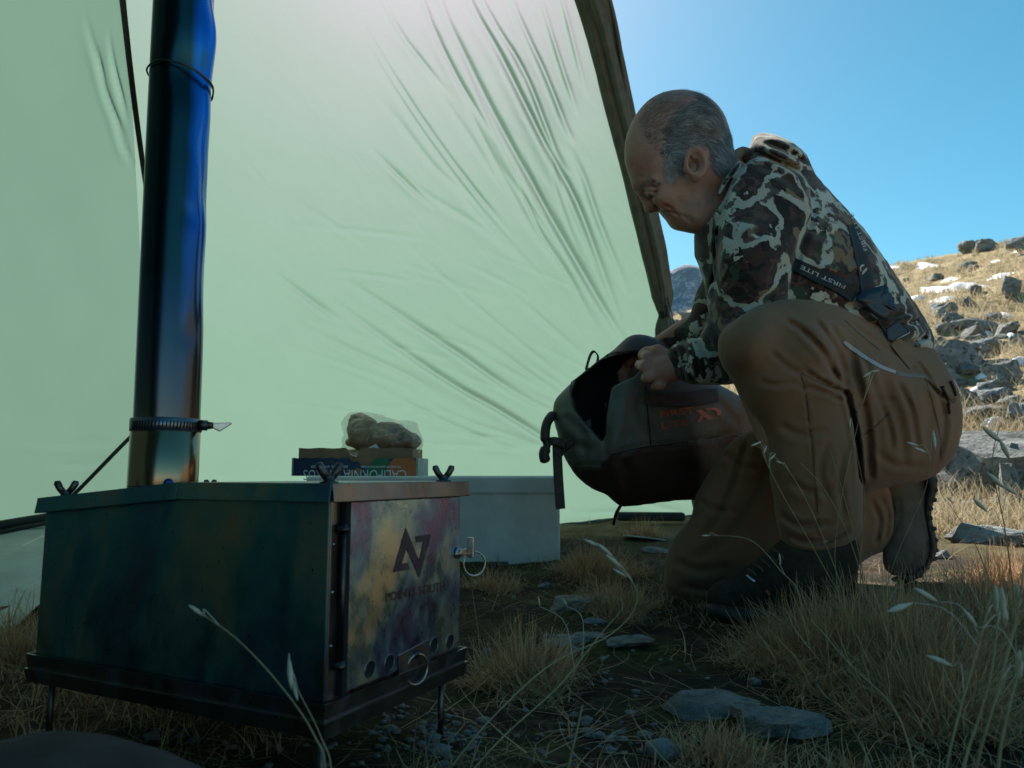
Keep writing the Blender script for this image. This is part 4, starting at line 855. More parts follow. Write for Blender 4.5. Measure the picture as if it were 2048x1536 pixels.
# --- hands, on the same body surface: a palm and five fingers closed on the bag's rim
def hand(wrist, knuckles, palm, curl, thumb, sc=1.0, h=.0021):
    ps = [wrist, palm] + knuckles + [p_ for c_ in curl for p_ in c_] + list(thumb); lo = np.min(ps, 0) - .03; hi = np.max(ps, 0) + .03
    gr = Grid(lo, hi, h); D = capsule(gr.G, wrist, palm, .026 * sc, .027 * sc)
    for i, k in enumerate(knuckles):
        D = smin(D, capsule(gr.G, palm, k, .021 * sc, .0098 * sc), .006)
        D = smin(D, capsule(gr.G, k + (k - palm) * -.05, k, .010 * sc, .0118 * sc), .006)
        pr = k; rr = [.0105, .0098, .0088, .0078]
        for j, q_ in enumerate(curl[i]): D = smin(D, capsule(gr.G, pr, q_, rr[j] * sc, rr[j + 1] * sc), .0035); pr = q_
    pr = thumb[0]
    for j, q_ in enumerate(thumb[1:]): D = smin(D, capsule(gr.G, pr, q_, (.014 - .002 * j) * sc, (.012 - .002 * j) * sc), .006); pr = q_
    D += .0012 * fbm(gr.G[0] * 90, gr.G[1] * 90, gr.G[2] * 90, 3)
    return gr.mesh(D, 1)
HYn = 1.43
kn = [P(1296, 716, HYn + .006), P(1290, 734, HYn - .004), P(1299, 753, HYn - .006), P(1318, 769, HYn + .002)]
cu = [[P(1288, 708, HYn + .040), P(1304, 722, HYn + .058), P(1316, 734, HYn + .052)], [P(1280, 730, HYn + .036), P(1296, 744, HYn + .056), P(1312, 750, HYn + .050)], [P(1292, 756, HYn + .032), P(1306, 764, HYn + .052), P(1320, 764, HYn + .046)], [P(1312, 772, HYn + .028), P(1318, 766, HYn + .046), P(1326, 752, HYn + .044)]]
Va, Fa = hand(P(1366, 731, HYn), kn, P(1326, 740, HYn + .004), cu, [P(1340, 716, HYn + .010), P(1316, 702, HYn + .018), P(1296, 704, HYn + .034), P(1284, 712, HYn + .046)])
HYf = 1.73
kf = [P(1262, 700, HYf), P(1256, 714, HYf), P(1260, 728, HYf), P(1270, 740, HYf)]
cf = [[k + np.array([-.02, -.012, -.018]), k + np.array([-.022, -.02, -.040]), k + np.array([-.010, -.026, -.052])] for k in kf]
Vb, Fb = hand(P(1312, 696, HYf), kf, P(1284, 710, HYf), cf, [P(1300, 704, HYf - .02), P(1276, 712, HYf - .034), P(1258, 726, HYf - .036)], h=.003)
# --- the body under the clothes, so that head, trunk, limbs and hands are one figure
lo = P(1300, 1200, 1.2) - .1; hi = P(1930, 280, 1.75) + .05; gr = Grid(lo, np.maximum(hi, [.98, 1.72, .80]), .009)
cc = lambda a, b, ra, rb: capsule(gr.G, P(*a), P(*b), ra, rb)
D = cc((1492, 402, 1.44), (1560, 470, 1.47), .055, .09); D = smin(D, cc((1560, 470, 1.47), (1735, 670, 1.47), .085, .055), .05)
D = smin(D, cc((1760, 790, 1.44), (1510, 710, 1.24), .06, .045), .03); D = smin(D, cc((1500, 700, 1.24), (1640, 1090, 1.27), .045, .03), .02)
D = smin(D, cc((1790, 780, 1.52), (1400, 1120, 1.54), .065, .045), .03); D = smin(D, cc((1400, 1130, 1.54), (1730, 1050, 1.57), .04, .022), .02)
D = smin(D, cc((1545, 385, 1.36), (1490, 690, 1.32), .04, .033), .02); D = smin(D, cc((1490, 690, 1.32), (1366, 731, HYn), .032, .024), .01)
D = smin(D, cc((1545, 385, 1.58), (1440, 620, 1.67), .04, .033), .02); D = smin(D, cc((1440, 620, 1.67), (1312, 696, HYf), .032, .024), .01)
Vc, Fc_ = gr.mesh(D, 1)
Vs = np.vstack([Vh, Va, Vb, Vc]); Fs = np.vstack([Fh, Fa + len(Vh), Fb + len(Vh) + len(Va), Fc_ + len(Vh) + len(Va) + len(Vb)])
body = mesh_obj('body', Vs, Fs, M_skin, person)
# eyes: visible lid slit with a dark eyeball
M_eye = simple('eye', (.05, .04, .035), .12, var=.1)
for sy in (-1, 1):
    mb = MB(); c0 = P(1302.5, 388.5, HY + sy * .0325); mb.lathe(c0 - np.array([0, 0, .0075]), [(1e-4, .001), (.004, .002), (.0066, .0046), (.0073, .0075), (.0066, .0104), (.004, .013), (1e-4, .014)], 16); mb.build('eye', M_eye, body)
# hair
M_hair = NT('grey_hair'); hi_ = M_hair.n('ObjectInfo'); M_hair.set(Base__Color=M_hair.ramp(M_hair.n('Attribute', _attribute_name='rnd').outputs['Fac'], [(0, (.06, .06, .065)), (.45, (.15, .15, .15)), (.75, (.34, .335, .33)), (1, (.60, .59, .57))]), Roughness=.45); M_hair = M_hair.m
M_wh = simple('white_sideburn', (.30, .285, .26), .5, var=.3, scale=90)
cent = Vh[Fh].mean(1); e1 = Vh[Fh[:, 2]] - Vh[Fh[:, 0]]; e2 = Vh[Fh[:, 3]] - Vh[Fh[:, 1]]; nrm = np.cross(e1, e2); nrm /= np.linalg.norm(nrm, axis=1)[:, None] + 1e-12
fpx, fpy = proj(cent[:, 0], cent[:, 1], cent[:, 2])
def inpoly(poly, x, y): return poly_dist(np.asarray(poly, float), x, y)[1]
hairp = [(1288,214),(1310,194),(1337,183),(1365,181),(1392,188),(1416,203),(1436,222),(1452,248),(1466,280),(1478,300),(1452,330),(1432,345),(1416,330),(1408,292),(1388,286),(1370,296),(1362,330),(1350,350),(1336,340),(1330,318),(1312,302),(1292,288),(1280,262),(1276,238)]
thin = [(1276,238),(1288,214),(1310,194),(1337,183),(1372,181),(1390,200),(1350,222),(1325,252),(1320,300),(1306,304),(1290,288),(1278,262)]
burn = [(1332,300),(1366,300),(1366,330),(1356,354),(1340,362),(1330,340)]
def strands(name, mask, count, ln, wd, mat, lift, seed, dirf):
    r = np.random.default_rng(seed); idx = np.flatnonzero(mask); pick = r.choice(idx, count); N = nrm[pick]; c0 = cent[pick] + r.normal(0, .0012, (count, 3))
    d = dirf(fpx[pick], fpy[pick]) + r.normal(0, .22, (count, 3)); d -= N * (d * N).sum(1)[:, None]; d /= np.linalg.norm(d, axis=1)[:, None] + 1e-9
    L = ln * r.uniform(.5, 1.4, count)[:, None]; side = np.cross(d, N); side /= np.linalg.norm(side, axis=1)[:, None] + 1e-9
    c0 = c0 - N * .001; p1 = c0 + d * L * .45 + N * L * lift; p2 = c0 + d * L + N * L * lift * r.uniform(-.1, 1.0, (count, 1)); wv = wd * r.uniform(.6, 1.3, (count, 1))
    V = np.stack([c0 - side * wv, c0 + side * wv, p1 + side * wv, p1 - side * wv, p2], 1).reshape(-1, 3); b = np.arange(count)[:, None] * 5
    Fc = (b + [0, 1, 2, 3]).tolist() + (b + [3, 2, 4]).tolist(); o = tag(mesh_obj(name, V, Fc, mat, body), kind='stuff'); a = o.data.attributes.new('rnd', 'FLOAT', 'POINT'); strk = np.clip(.75 * r.random(count) + .5 * (vnoise(c0[:, 0] * 60, c0[:, 1] * 60, c0[:, 2] * 90) - .4), 0, 1); a.data.foreach_set('value', np.repeat(strk, 5).astype(np.float32)); return o
back = lambda x, y: np.stack([np.ones_like(x), np.zeros_like(x), np.clip((300 - y) / 300, -.2, .5) - np.clip((x - 1360) / 90, 0, 2)], 1)
down = lambda x, y: np.stack([-.25 * np.ones_like(x), np.zeros_like(x), -np.ones_like(x)], 1)
mh = inpoly(hairp, fpx, fpy) & ~inpoly(thin, fpx, fpy); notear = ~((fpx > 1368) & (fpx < 1416) & (fpy > 292) & (fpy < 380))
strands('hair', mh & notear, 18000, .021, .0003, M_hair, .12, 1, back)
strands('thin_hair', inpoly(thin, fpx, fpy), 3600, .011, .00024, M_hair, .14, 2, back)
strands('sideburn', inpoly(burn, fpx, fpy), 1100, .014, .00045, M_wh, .22, 3, down)
strands('eyebrow', (fpx > 0) & inpoly([(1272,368),(1300,356),(1318,366),(1316,374),(1294,368),(1274,378)], fpx, fpy), 220, .009, .00035, M_hair, .35, 4, lambda x, y: np.stack([np.ones_like(x), 0 * x, -.2 * np.ones_like(x)], 1))
strands('stubble', inpoly([(1346,445),(1356,455),(1384,452),(1400,420),(1404,390),(1380,395),(1364,425)], fpx, fpy), 700, .003, .0003, M_wh, .5, 5, down)
# --- inner neck collar of the hoodie
mb = MB(); ring0 = [P(1470, 318, 1.41), P(1480, 306, 1.42), P(1492, 306, 1.43), P(1504, 320, 1.44)]; mb.tube(spline(ring0, 12), [.006] + [.011] * 10 + [.006], 10); mb.build('inner_collar', simple('tan_lining', (.22, .15, .10), .9), jacket)

# --- boots
def boot_mesh(blobs, h=.004, grooves=(), extra=None):
    lo, hi = union_box(blobs); gr = Grid(lo, hi, h); D = blobs[0](gr.px, gr.py, gr.Y)
    for b in blobs[1:]: D = smin(D, b(gr.px, gr.py, gr.Y), .012)
    if grooves: D = groove(gr, D, grooves, None)
    return gr.mesh(D, 1)
M_lace = simple('boot_lace', (.04, .036, .03), .8)
nb = Blob([(1413,1200),(1416,1180),(1431,1166),(1450,1158),(1480,1141),(1504,1126),(1522,1113),(1543,1098),(1562,1080),(1600,1065),(1680,1062),(1714,1080),(1718,1120),(1714,1170),(1722,1205),(1640,1218),(1540,1228),(1450,1232),(1420,1222)], [(1430,1200,1.275),(1700,1150,1.27)], .62, 4)
Vn, Fn = boot_mesh([nb], .004, [([(1436,1230),(1430,1200),(1445,1175),(1462,1158)], .003, 3), ([(1500,1135),(1530,1160),(1560,1190)], .003, 4), ([(1540,1105),(1570,1130),(1640,1150)], .003, 4), ([(1420,1212),(1500,1216),(1620,1206)], .003, 3), ([(1470,1150),(1490,1175),(1500,1205)], .002, 5)])
boot1 = mesh_obj('boot', Vn, Fn, M_boot, person); boot1['label'] = 'dark front boot planted flat'; BV_b = bvh_of(Vn, Fn)
sole = Blob([(1412,1212),(1425,1206),(1480,1214),(1560,1214),(1640,1206),(1724,1196),(1730,1216),(1690,1228),(1600,1240),(1500,1250),(1440,1246),(1418,1234)], 1.272, 2.2, 4)
Vq, Fq_ = boot_mesh([sole], .004); mesh_obj('sole', Vq, Fq_, M_rubber, boot1)
for k in range(5):
    a, b = (1494 + k * 13, 1137 - k * 9.5), (1512 + k * 14, 1152 - k * 8.5)
    try: strip_on('lace', [a, ((a[0] + b[0]) / 2 + 4, (a[1] + b[1]) / 2), b], 4, (BV_b,), M_lace, boot1, .002, .002, 10)
    except Exception: pass
try:
    strip_on('metal_hook', [(1493, 1150), (1500, 1156), (1510, 1163)], 4, (BV_b,), M_steel, boot1, .002, .0015, 8)
    strip_on('red_tab', [(1532, 1180), (1536, 1185), (1540, 1190)], 5, (BV_b,), simple('red_tab', (.35, .05, .03), .5), boot1, .001, .001, 6)
except Exception: pass
fb = Blob([(1752,958),(1785,950),(1830,940),(1862,940),(1868,980),(1862,1030),(1866,1080),(1868,1110),(1850,1140),(1800,1152),(1772,1140),(1766,1104),(1782,1060),(1780,1010)], [(1810,1000,1.60),(1820,1130,1.58)], .62, 4)
Vm, Fm = boot_mesh([fb], .004, [([(1796,985),(1800,1030),(1790,1060)], .004, 4), ([(1848,945),(1838,980),(1840,1030),(1852,1080),(1856,1130)], .005, 3), ([(1782,998),(1800,1000),(1830,1004)], .003, 3), ([(1820,1085),(1826,1110),(1822,1140)], .003, 4), ([(1860,950),(1848,985),(1852,1030),(1862,1080),(1864,1120)], .004, 3)])
boot2 = mesh_obj('boot', Vm, Fm, M_suede, person); boot2['label'] = 'brown rear boot standing on its toe'
s2 = Blob([(1846,936),(1868,938),(1874,972),(1868,1000),(1862,1030),(1870,1066),(1874,1100),(1862,1128),(1838,1156),(1800,1166),(1780,1156),(1820,1146),(1846,1130),(1858,1100),(1850,1050),(1846,1010),(1852,980)], [(1860,1000,1.60),(1820,1150,1.58)], 3.0, 3)
Vk, Fk = boot_mesh([s2], .0035); rs = mesh_obj('sole', Vk, Fk, M_rubber, boot2)
lug = spline([(1866,944),(1872,972),(1866,1002),(1860,1030),(1868,1064),(1873,1098),(1862,1124),(1842,1150)], 12)
for i, (x, y) in enumerate(lug):
    p_ = P(x, y, 1.57); mb = MB(); ex = .006 + .0025 * (i % 3 == 0); mb.prism([p_ + [-.004, 0, -.006], p_ + [ex, 0, -.0035 - .001 * (i % 2)], p_ + [ex, 0, .003], p_ + [-.004, 0, .0062]], (0, .06, 0)); bevel(mb.build('lug', M_rubber, rs, False), .0015, 1)

# --- suspenders, zip, tabs lying on the clothes
sA = strip_on('suspender', [(1660,383),(1680,402),(1698,430),(1712,470),(1724,515),(1732,550),(1738,590)], [10, 13, 17, 21, 25, 27, 28], (BV_j,), M_strap, jacket, .004, .002)
sB = strip_on('suspender', [(1588,528),(1630,548),(1670,566),(1712,592)], [24, 27, 28, 29], (BV_j,), M_strap, jacket, .005, .002)
def hug(V2, bvs, off):
    out = []
    for x, y in V2:
        h_ = hit(x, y, *bvs); d = -ray(x, y); d /= np.linalg.norm(d); out.append(np.array(h_[0]) + d * off if h_ else P(x, y, 1.33))
    return np.array(out)
def decal(name, txt, p0, p1, ht, bvs, mat, parent, off, bold=.01, V=None, Fc=None):
    if V is None: V, Fc = text_mesh(txt, bold)
    p0, p1 = np.array(p0, float), np.array(p1, float); d = p1 - p0; L = np.linalg.norm(d); d /= L; up = np.array([d[1], -d[0]])
    return mesh_obj(name, hug(p0 + V[:, :1] * L * d + V[:, 1:2] * ht * up, bvs, off), Fc, mat, parent, False)
decal('strap_lettering', 'FIRST LITE', (1692,571), (1603,530), 8, (BV_j,), M_letter, sB, .0085)
decal('strap_lettering', 'FIRST LITE', (1735,500), (1706,425), 7, (BV_j,), M_letter, sA, .0075)
XQ = [((.05,1),(.28,1),(.68,.05),(.45,.05)), ((0,0),(.16,0),(.32,.36),(.22,.50)), ((.40,1),(.70,1),(.70,.82),(.48,.82)), ((.70,1),(.88,.90),(.76,.74),(.70,.82)), ((.88,.90),(1,.62),(.84,.58),(.76,.74)), ((1,.62),(.96,.25),(.82,.34),(.84,.58))]
def mark():
    V, Fc = [], []
    for q_ in XQ: Fc.append(tuple(range(len(V), len(V) + len(q_)))); V += [(a, b, 0) for a, b in q_]
    return np.array(V), Fc
Vm_, Fm_ = mark()
decal('strap_mark', '', (1738,549), (1732,527), 15, (BV_j,), M_letter, sA, .0075, V=Vm_, Fc=Fm_)
quad = spline([(1715,592),(1722,584),(1754,578),(1758,582),(1778,628),(1776,634),(1760,646),(1754,645),(1714,606)], 36, True)
cen = quad.mean(0); pts2 = [cen] + list(quad) + list(cen + (quad - cen) * .6); Vp = hug(np.array(pts2), (BV_j, BV_t), .010)
Vp[:, 1] = .35 * Vp[:, 1] + .65 * Vp[:, 1].min(); n_ = 36
Fp_ = [(0, 37 + i, 37 + (i + 1) % n_) for i in range(n_)] + [(37 + i, 1 + i, 1 + (i + 1) % n_, 37 + (i + 1) % n_) for i in range(n_)]
bp = mesh_obj('buckle_panel', Vp, Fp_, M_plast, jacket); md = bp.modifiers.new('thick', 'SOLIDIFY'); md.thickness = .003
strip_on('buckle_strap', [(1762,636),(1776,656),(1792,678)], [18, 19, 22], (BV_j, BV_t), M_strap, bp, .008, .003, 12)
bk = hug(np.array([(1766,660),(1784,646),(1798,664),(1800,672),(1782,684),(1776,680)]), (BV_j, BV_t), .014); bk[:, 1] = bk[:, 1].min()
mb = MB(); mb.prism(bk, (0, .004, 0)); bevel(mb.build('clip', M_plast, bp, False), .002)
mb = MB(); mb.tube([bk[4] + [0, -.001, 0], bk[3] + [0, -.001, 0], bk[2] + [0, -.001, 0]], .0012, 6); mb.build('clip_edge', M_steel, bp)
strip_on('suspender_tab', [(1790,682),(1806,700),(1830,728)], [22, 26, 28], (BV_t, BV_j), M_trou, trousers, .006, .002, 14)
M_zip = simple('zip_tape', (.34, .32, .31), .5, var=.2, scale=200)
M_zip2 = simple('zip_stitch', (.20, .16, .13), .8, var=.2, scale=300)
strip_on('thigh_zip', [(1688,683),(1704,696),(1730,714),(1764,734),(1792,744)], [6, 8, 7, 7, 6], (BV_t,), M_zip, trousers, .002, .001, 30)
strip_on('thigh_zip_end', [(1794,747),(1820,751),(1850,752)], [8, 8, 8], (BV_t,), M_zip2, trousers, .001, .001, 16)
M_tan = simple('seam_thread', (.085, .048, .028), .9)
for sm in ([(1602,748),(1614,800),(1624,880),(1632,980),(1640,1080)], [(1700,885),(1740,862),(1780,826)], [(1690,640),(1720,668),(1760,700)], [(1850,756),(1864,800),(1880,870),(1882,920)], [(1604,746),(1650,770),(1690,780)]):
    strip_on('seam', sm, 1.8, (BV_t,), M_tan, trousers, .0006, .0006, 40)
strip_on('pocket_flap', [(1856,760),(1880,782),(1908,806)], 3, (BV_t,), M_tan, trousers, .002, .002, 16)
for a in ([(1884,772),(1890,786),(1896,800),(1899,828)], [(1901,762),(1907,775),(1912,792)]):
    mb = MB(); pts3 = [hug(np.array([q_]), (BV_t,), .010)[0] for q_ in a]; mb.tube(spline(pts3, 14), [.0028, .004, .0026, .0022, .0034, .0022, .0034, .0022, .0034, .0022, .0034, .0022, .003, .002], 8); mb.build('zip_pull', M_strap, trousers)
# ---------------------------------------------------------------- duffel bag
t = NT('bag_tarpaulin'); n1 = t.noise(18, 4)
t.set(Base__Color=t.ramp(n1, [(.3, (.075, .082, .066)), (.7, (.125, .132, .108))]), Roughness=.6); t.b.inputs['Specular IOR Level'].default_value = .35
t.bump(t.math('ADD', t.noise(30, 4), t.noise(9, 3)), .45, .006); M_tarp = t.m
M_bagbrown = simple('bag_brown_base', (.035, .022, .015), .6, var=.3, scale=16, bumps=.4, bdist=.004)
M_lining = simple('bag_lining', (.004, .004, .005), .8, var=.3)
M_web = simple('brown_webbing', (.050, .034, .026), .75, var=.25, scale=90, bumps=.3)
M_orange = simple('orange_print', (.50, .10, .03), .55, var=.2, scale=60)
outline = [(1108,840),(1106,818),(1114,796),(1147,763),(1174,738),(1200,719),(1225,702),(1250,679),(1272,669),(1305,674),(1330,690),(1380,720),(1436,768),(1480,793),(1520,830),(1530,880),(1520,940),(1480,985),(1393,998),(1343,1001),(1289,1008),(1245,1013),(1232,1005),(1207,988),(1179,973),(1155,954),(1142,936),(1127,908),(1114,860)]
bagB = Blob(outline, [(1120,840,1.60),(1230,900,1.62),(1350,880,1.68),(1480,880,1.76)], .95, 4)
cav = np.array([(1143,786),(1153,758),(1185,728),(1223,712),(1267,705),(1326,697),(1322,716),(1300,722),(1284,733),(1270,752),(1246,762),(1225,774),(1215,830),(1213,868),(1206,884),(1196,874),(1182,858),(1168,844),(1152,822)], float)
lo, hi = bagB.box(.02); gr = Grid(lo, hi, .0042)
D = bagB(gr.px, gr.py, gr.Y)
# flattened panels: the near side and the end panel meet at a folded edge
fold = [(1272,752),(1255,800),(1238,860),(1223,908),(1232,950),(1240,1008)]
D = groove(gr, D, [(fold, -.012, 13), ([(1223,908),(1290,892),(1360,886),(1480,866)], .006, 6), ([(1292,770),(1296,830),(1302,892)], .003, 3), ([(1150,935),(1190,930),(1214,930)], .004, 5), ([(1216,800),(1214,860),(1212,920)], .010, 8),
   ([(1260,800),(1280,840),(1290,880)], .005, 12), ([(1330,812),(1350,850),(1380,880)], .004, 12), ([(1128,830),(1150,850),(1180,870)], .006, 9), ([(1130,870),(1150,890),(1190,900)], .005, 9), ([(1160,860),(1168,895),(1172,930)], .005, 8), ([(1250,920),(1262,960),(1258,1000)], .006, 10), ([(1300,920),(1340,940),(1400,930)], .004, 14), ([(1400,780),(1440,810),(1480,850)], .005, 8)], None)
cx = np.clip(gr.px, 1060, 1580); dc, ic = poly_dist(cav, gr.px[:, ::6, :].astype(float), gr.py[:, ::6, :].astype(float))
dc = np.where(ic, -dc, dc); dcf = np.repeat(dc, 6, 1)[:, :D.shape[1], :] / F * 1.6
T_ = bagB.k * np.sqrt(np.maximum(bagB.samp(bagB.q, gr.px, gr.py), 0))
cavd = np.maximum(dcf, gr.Y - (bagB.samp(bagB.Yc, gr.px, gr.py) + T_ - .018)); D = -smin(-D, cavd, .004)
D += .003 * fbm(gr.G[0] * 14, gr.G[1] * 14, gr.G[2] * 14, 3) * (np.abs(D) < .03)
V, Fc = gr.mesh(D, 1)
bag = empty('duffel_bag', tuple(P(1260, 1010, 1.62)), 'open dark green duffel bag with brown base held by the man', 'bag')
fc = V[Fc].mean(1); bx, by = proj(fc[:, 0], fc[:, 1], fc[:, 2]); nn_ = np.cross(V[Fc[:, 2]] - V[Fc[:, 0]], V[Fc[:, 3]] - V[Fc[:, 1]]); nn_ /= np.linalg.norm(nn_, axis=1)[:, None] + 1e-12
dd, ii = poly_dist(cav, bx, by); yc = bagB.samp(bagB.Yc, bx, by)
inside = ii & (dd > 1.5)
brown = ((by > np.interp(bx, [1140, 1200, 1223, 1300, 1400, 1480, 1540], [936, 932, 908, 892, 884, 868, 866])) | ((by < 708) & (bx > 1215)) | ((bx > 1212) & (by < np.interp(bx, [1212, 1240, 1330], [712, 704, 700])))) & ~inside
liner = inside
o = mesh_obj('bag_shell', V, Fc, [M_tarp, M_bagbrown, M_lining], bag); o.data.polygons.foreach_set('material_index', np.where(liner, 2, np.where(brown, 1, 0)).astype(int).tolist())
BV_bag = bvh_of(V, Fc); BV_ = (BV_bag,)
strip_on('carry_strap', [(1292,794),(1330,798),(1380,797),(1437,790)], [27, 28, 28, 28], BV_, M_web, bag, .010, .002, 26)
decal('lettering', 'FIRST', (1321,836), (1390,826), 13, BV_, M_orange, bag, .0012, .012)
decal('lettering', 'LITE', (1324,858), (1376,850), 12, BV_, M_orange, bag, .0012, .012)
decal('bag_mark', '', (1393,845), (1444,836), 24, BV_, M_orange, bag, .0040, V=Vm_, Fc=Fm_)
strip_on('shell_seam', [(1292,772),(1296,830),(1302,892)], 2.4, BV_, M_lining, bag, .0008, .0008, 30)
strip_on('shell_seam', [(1223,909),(1260,900),(1300,893),(1360,886),(1440,872)], 2.4, BV_, M_lining, bag, .0008, .0008, 30)
# rim binding round the mouth
rim = spline([(1152,822),(1143,786),(1153,757),(1185,727),(1223,711),(1267,704),(1322,695)], 50)
rp = [np.array(h_[0]) if (h_ := hit(x - 3, y - 3, BV_bag)) else None for x, y in rim]; rp = [p_ for p_ in rp if p_ is not None]
mb = MB(); mb.tube(np.array(rp), .0022, 8); mb.build('rim_binding', M_bagbrown, bag)
# padded grab handle and webbing tails at the bag's end
mb = MB(); hp_ = spline([P(1108, 826, 1.58), P(1094, 846, 1.56), P(1090, 874, 1.55), P(1094, 890, 1.55), P(1088, 908, 1.55), P(1092, 926, 1.55)], 30); mb.tube(hp_, [.005, .008] + [.010] * 12 + [.008] * 6 + [.011] * 8 + [.008, .004], 12); mb.build('grab_handle', M_bagbrown, bag)
mb = MB()
def webbing(mb, pts, wv, th=.0016):
    pts = np.asarray(pts, float); wv = np.asarray(wv, float); n = len(pts); tg = np.gradient(pts, axis=0)
    V = []
    for i in range(n):
        w_ = wv if wv.ndim == 1 else wv[i]; nm = np.cross(tg[i], w_); nm /= np.linalg.norm(nm) + 1e-9
        V += [pts[i] - w_ - nm * th, pts[i] + w_ - nm * th, pts[i] + w_ + nm * th, pts[i] - w_ + nm * th]
    mb.add(V, [(i * 4 + k, i * 4 + (k + 1) % 4, i * 4 + 4 + (k + 1) % 4, i * 4 + 4 + k) for i in range(n - 1) for k in range(4)] + [(0, 1, 2, 3), (n * 4 - 4, n * 4 - 3, n * 4 - 2, n * 4 - 1)])
webbing(mb, spline([P(1114, 888, 1.555), P(1115, 920, 1.55), P(1117, 960, 1.55), P(1121, 1018, 1.55)], 16), (.0098, 0, .001)); mb.build('strap_tail', M_web, bag, False)
mb = MB(); webbing(mb, spline([P(1096, 884, 1.55), P(1112, 882, 1.54), P(1128, 890, 1.545), P(1122, 906, 1.55), P(1108, 898, 1.552)], 20), (0, .0035, .008)); mb.build('strap_loop', M_web, bag, False)
mb = MB(); webbing(mb, spline([P(1126, 900, 1.55), P(1146, 880, 1.54), P(1166, 856, 1.535), P(1182, 846, 1.54)], 16), (0, .004, .0085)); mb.build('compression_strap', M_bagbrown, bag, False)
mb = MB(); webbing(mb, spline([P(1172, 740, 1.66), P(1180, 712, 1.67), P(1188, 703, 1.67), P(1196, 712, 1.66), P(1194, 726, 1.66)], 16), (.002, .008, 0)); mb.build('end_loop', M_web, bag, False)
mb = MB(); zp = P(1211, 806, 1.60); mb.tube([zp, zp + [.001, -.004, -.016]], [.002, .003], 8); mb.build('zip_pull', M_dksteel, bag)
mb = MB(); mb.tube(spline([P(1242, 1010, 1.6), P(1232, 1028, 1.62), P(1227, 1048, 1.66)], 8), .0035, 8); mb.build('toggle_cord', M_strap, bag)

# ---------------------------------------------------------------- bread rolls in a clear bag
M_crust = simple('bread_crust', (.26, .145, .075), .7, var=.35, scale=26, bumps=.4, bdist=.003)
br_y = cy + .09
rolls = [((722, 858), .048, .038), ((748, 884), .066, .042), ((776, 868), .048, .036), ((812, 884), .040, .030)]
for k, ((x, y), rx, rz) in enumerate(rolls[:4]):
    c0 = P(x, y, br_y + [.02, -.02, .04, 0][k]); gr = Grid(c0 - .085, c0 + .085, .005)
    Dr = ellip(gr.G, c0, (rx, .04, rz)) + .045 * fbm(gr.G[0] * 22 + k, gr.G[1] * 22, gr.G[2] * 22, 4)
    Vr, Fr_ = gr.mesh(Dr, 1); o = mesh_obj('bread_roll', Vr, Fr_, M_crust)
    tag(o, ['round brown bread roll at the left of the clear bag', 'large bread roll lowest in the clear bag', 'bread roll tucked behind inside the clear bag', 'small pale bread roll at the right end of the clear bag'][k], 'bread roll', 'bread rolls in the clear bag')
film = Blob([(680,905),(684,870),(684,838),(702,824),(735,824),(772,830),(800,842),(830,842),(842,866),(846,892),(834,908),(790,914),(730,916),(692,914)], br_y, .95, 4)
lo, hi = film.box(.01); gr = Grid(lo, hi, .0035); Df = film(gr.px, gr.py, gr.Y) + .07 * np.abs(fbm(gr.G[0] * 16 + 3, gr.G[1] * 16, gr.G[2] * 16, 4)) * (np.abs(film(gr.px, gr.py, gr.Y)) < .04)
Vf_, Ff_ = gr.mesh(Df, 0)
t = NT('clear_film'); tr_ = t.n('BsdfTransparent', Color=(.93, .95, .93, 1)).outputs[0]; gl = t.n('BsdfGlossy', Color=(1, 1, 1, 1), Roughness=.14, Normal=t.n('Bump', Height=t.noise(40, 3), Strength=.6, Distance=.006).outputs[0]).outputs[0]
tl = t.n('BsdfTranslucent', Color=(.9, .9, .9, 1)).outputs[0]
mx = t.n('MixShader', Fac=t.math('ADD', .05, t.math('MULTIPLY', t.n('LayerWeight', Blend=.35).outputs['Facing'], .35))); t.t.links.new(tr_, mx.inputs[1]); t.t.links.new(gl, mx.inputs[2])
m2 = t.n('MixShader', Fac=.16); t.t.links.new(mx.outputs[0], m2.inputs[1]); t.t.links.new(tl, m2.inputs[2]); t.t.links.new(m2.outputs[0], t.out.inputs['Surface'])
fbag = empty('plastic_bread_bag', tuple(P(750, 910, br_y)), 'crumpled clear plastic bag of bread rolls in the citrus box', 'plastic bag')
mesh_obj('clear_film', Vf_, Ff_, t.m, fbag, False); BV_f = bvh_of(Vf_, Ff_)
lab = [(711, 908), (752, 888), (759, 897), (718, 918)]
Vq_ = np.array([P(x, y, br_y - .058) for x, y in lab])
mb = MB(); mb.prism(Vq_, (0, .0008, 0)); tg_ = mb.build('price_label', simple('label_white', (.75, .76, .78), .5, var=.05), fbag, False)
yl = Vq_[:, 1].min() - .0006
pl = lambda x, y: P(x, y, yl)
mb = MB(); mb.prism([pl(719, 907), pl(749, 893), pl(752, 898), pl(722, 912)], (0, .0003, 0)); mb.build('label_band', simple('label_yellow', (.75, .52, .03), .5, var=.05), tg_, False)
text_quad('label_lettering', 'BAKERY', [pl(724, 909), pl(748, 898.5), pl(746.5, 895.5), pl(722.5, 906)], (0, -1, 0), M_lining, tg_, .02, .0006)
